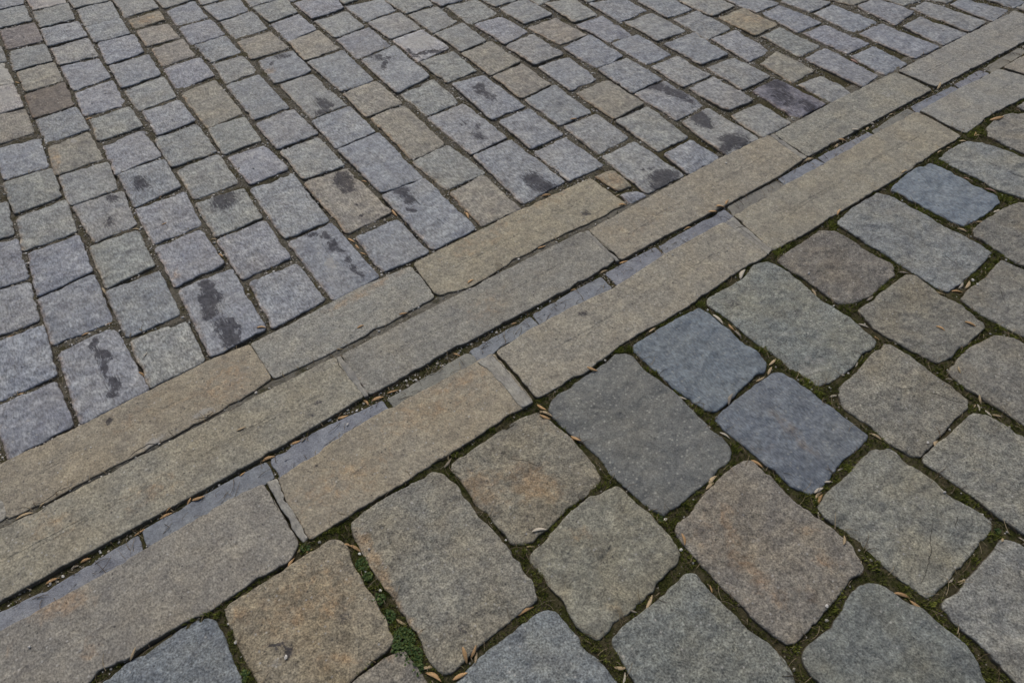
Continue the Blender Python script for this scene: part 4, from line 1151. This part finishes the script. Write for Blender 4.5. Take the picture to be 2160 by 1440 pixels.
for x, y in nr.uniform((-1.4, -1.5), (3.6, 3.6), (60000, 2)):
    if cnt > 1500: break
    if occ([x], [y])[0] or occ([x], [y], SLOTM)[0] or not seen(x, y): continue
    if y < -.02 and nr.random() < .72: continue
    if .5+nz((x, y), 6, 12.) < nr.random()*1.1: continue
    cnt += 1
    strand(x, y, nr.uniform(.008, .017), nr.choice([0, math.pi/2])+nr.uniform(-.6, .6), gz(x, y)+.003, nr.uniform(.0009, .0017), nr.uniform(.55, 1), nr.uniform(-.3, .3))
cloud('dry_grass', V, F, T, MAT_STRAW, 'dry grass blades and needles caught in the joints')

# ------------------------------------------------------------------ fallen husks, each a thing of its own
def husk_mesh(seed):
    r = random.Random(seed); V, F = [], []; n, m = 11, 10; bend = r.uniform(-.10, .10); wd, th = r.uniform(.115, .15), r.uniform(.065, .09)
    for i in range(n):
        t = i/(n-1); s = math.sin(math.pi*min(1, max(0, t*.94+.03)))**.75*(1.08-.35*t); x = t-.5
        yb = bend*math.sin(math.pi*t); zb = .05*math.sin(math.pi*t)
        for j in range(m):
            a = 2*math.pi*j/m; groove = 1-.28*max(0, math.cos(2*(a-math.pi/2)))**3
            V.append((x, yb+wd*s*math.cos(a), zb+th*s*math.sin(a)*groove))
    for i in range(n-1):
        for j in range(m): F.append((i*m+j, i*m+(j+1) % m, (i+1)*m+(j+1) % m, (i+1)*m+j))
    F.append(tuple(range(m))[::-1]); F.append(tuple((n-1)*m+j for j in range(m)))
    me = bpy.data.meshes.new('seed_husk'); me.from_pydata(V, [], F); me.shade_smooth(); me.materials.append(MAT_HUSK); return me
HM = [husk_mesh(s) for s in range(6)]
HC = {'o': (.50, .33, .165), 't': (.44, .36, .23), 'g': (.28, .26, .22), 'w': (.52, .50, .43), 'r': (.34, .22, .18)}
HW = {'o': 'orange-brown', 't': 'tan', 'g': 'grey', 'w': 'whitish', 'r': 'reddish'}
def zone(x, y):
    if occ([x], [y])[0]:
        if y > .47: return 'lying on an upper cobble'
        if y > .262: return 'lying on the short kerb row'
        if y > .05: return 'lying on the middle kerb row'
        if y > -.23: return 'lying on the lower kerb row'
        return 'lying on a big sett'
    if y > .46: return 'in the joints of the upper cobbles'
    if y > .24: return 'in the seam between the short and middle kerb rows'
    if y > -.03: return 'in the drain slot between the kerb rows'
    if y > -.27: return 'in the mossy joint along the lower kerb row'
    return 'in the mossy joints between the big setts'
recs = []
for xa, ya, xb, yb, c in HUSKS: recs.append(((xa+xb)/2000, (ya+yb)/2000, math.hypot(xb-xa, yb-ya)/1000, math.atan2(yb-ya, xb-xa), c))
cnts = {}
for h in recs: cnts.setdefault((h[4], zone(h[0], h[1])), []).append(h)
for h in recs:
    x, y, L, a, c = h; L = max(.018, min(L*1.12, .066))
    o = bpy.data.objects.new('seed_husk', rng.choice(HM)); C.objects.link(o)
    dx, dy = math.cos(a)*L*.35, math.sin(a)*L*.35
    za, zb_, zc = max(top(x-dx, y-dy), -.013), max(top(x+dx, y+dy), -.013), top(x, y)
    z = max((za+zb_)/2, zc); pitch = math.atan2(za-zb_, L*.7)*.8
    w_ = rng.uniform(.85, 1.1); o.scale = (L, L*w_, L*w_)
    o.rotation_euler = (rng.uniform(-.35, .35), pitch, a); o.location = (x, y, z+L*.055)
    f = rng.uniform(.8, 1.15); o.color = (HC[c][0]*f, HC[c][1]*f, HC[c][2]*f, 1)
    g = sorted(cnts[(c, zone(x, y))], key=lambda r: (MR.transposed() @ (Vector((r[0], r[1], 0))-Vector(CAM_POS))).x/-(MR.transposed() @ (Vector((r[0], r[1], 0))-Vector(CAM_POS))).z)
    i = g.index(h)+1; nn = len(g)
    nm = {1: 'leftmost', nn: 'rightmost'}.get(i) or ((ORD[i] if i < len(ORD) else f'{i}th')+' from left')
    lab = f"{HW[c]} husk {zone(x, y)}" if nn == 1 else f"{HW[c]} husk {zone(x, y)}, {nm}"
    tag(o, lab, 'seed husk', 'fallen seed husks on the paving')

# ------------------------------------------------------------------ cracks and split edges, children of the stone they run through
MAT_CRACK = newmat('crack_shadow'); MAT_CRACK[3].inputs['Base Color'].default_value = (.045, .042, .036, 1); MAT_CRACK[3].inputs['Roughness'].default_value = 1
MAT_CRACK = MAT_CRACK[0]
bpy.context.view_layer.update(); dg = bpy.context.evaluated_depsgraph_get()
for wd, q in CRACKS:
    P = np.array(q, float).reshape(-1, 2)/1000; T_ = np.concatenate([[0], np.cumsum(np.linalg.norm(np.diff(P, axis=0), axis=1))]); n = max(6, int(T_[-1]/.004))
    Q = np.column_stack([np.interp(np.linspace(0, T_[-1], n), T_, P[:, i]) for i in (0, 1)])
    h, loc, nrm, fi, ob, mt = scene.ray_cast(dg, Vector((*Q[n//2], .5)), Vector((0, 0, -1)))
    par = ob if h and ob.name.split('.')[0] in ('kerb_slab', 'paving_sett', 'paving_cobble', 'cement_joint') else None
    if par is None: continue
    V, F = [], []
    for i, (x, y) in enumerate(Q):
        d = Q[min(i+1, n-1)]-Q[max(i-1, 0)]; d = d/np.linalg.norm(d); j_ = .0022*nz((x, y), 90, 3)+.0012*nz((x, y), 300, 8)
        x, y = x-d[1]*j_, y+d[0]*j_; w2 = wd*(.35+.65*math.sin(math.pi*(i+.5)/n))*(.7+.6*abs(nz((x, y), 160, 1)))
        for sgn in (-1, 1): V.append((x-d[1]*w2*sgn-par.location.x, y+d[0]*w2*sgn-par.location.y, top(x, y)+.0004))
    F = [(2*i, 2*i+1, 2*i+3, 2*i+2) for i in range(n-1)]
    me = bpy.data.meshes.new('crack'); me.from_pydata(V, [], F); me.materials.append(MAT_CRACK)
    o = bpy.data.objects.new('crack', me); C.objects.link(o); o.parent = par
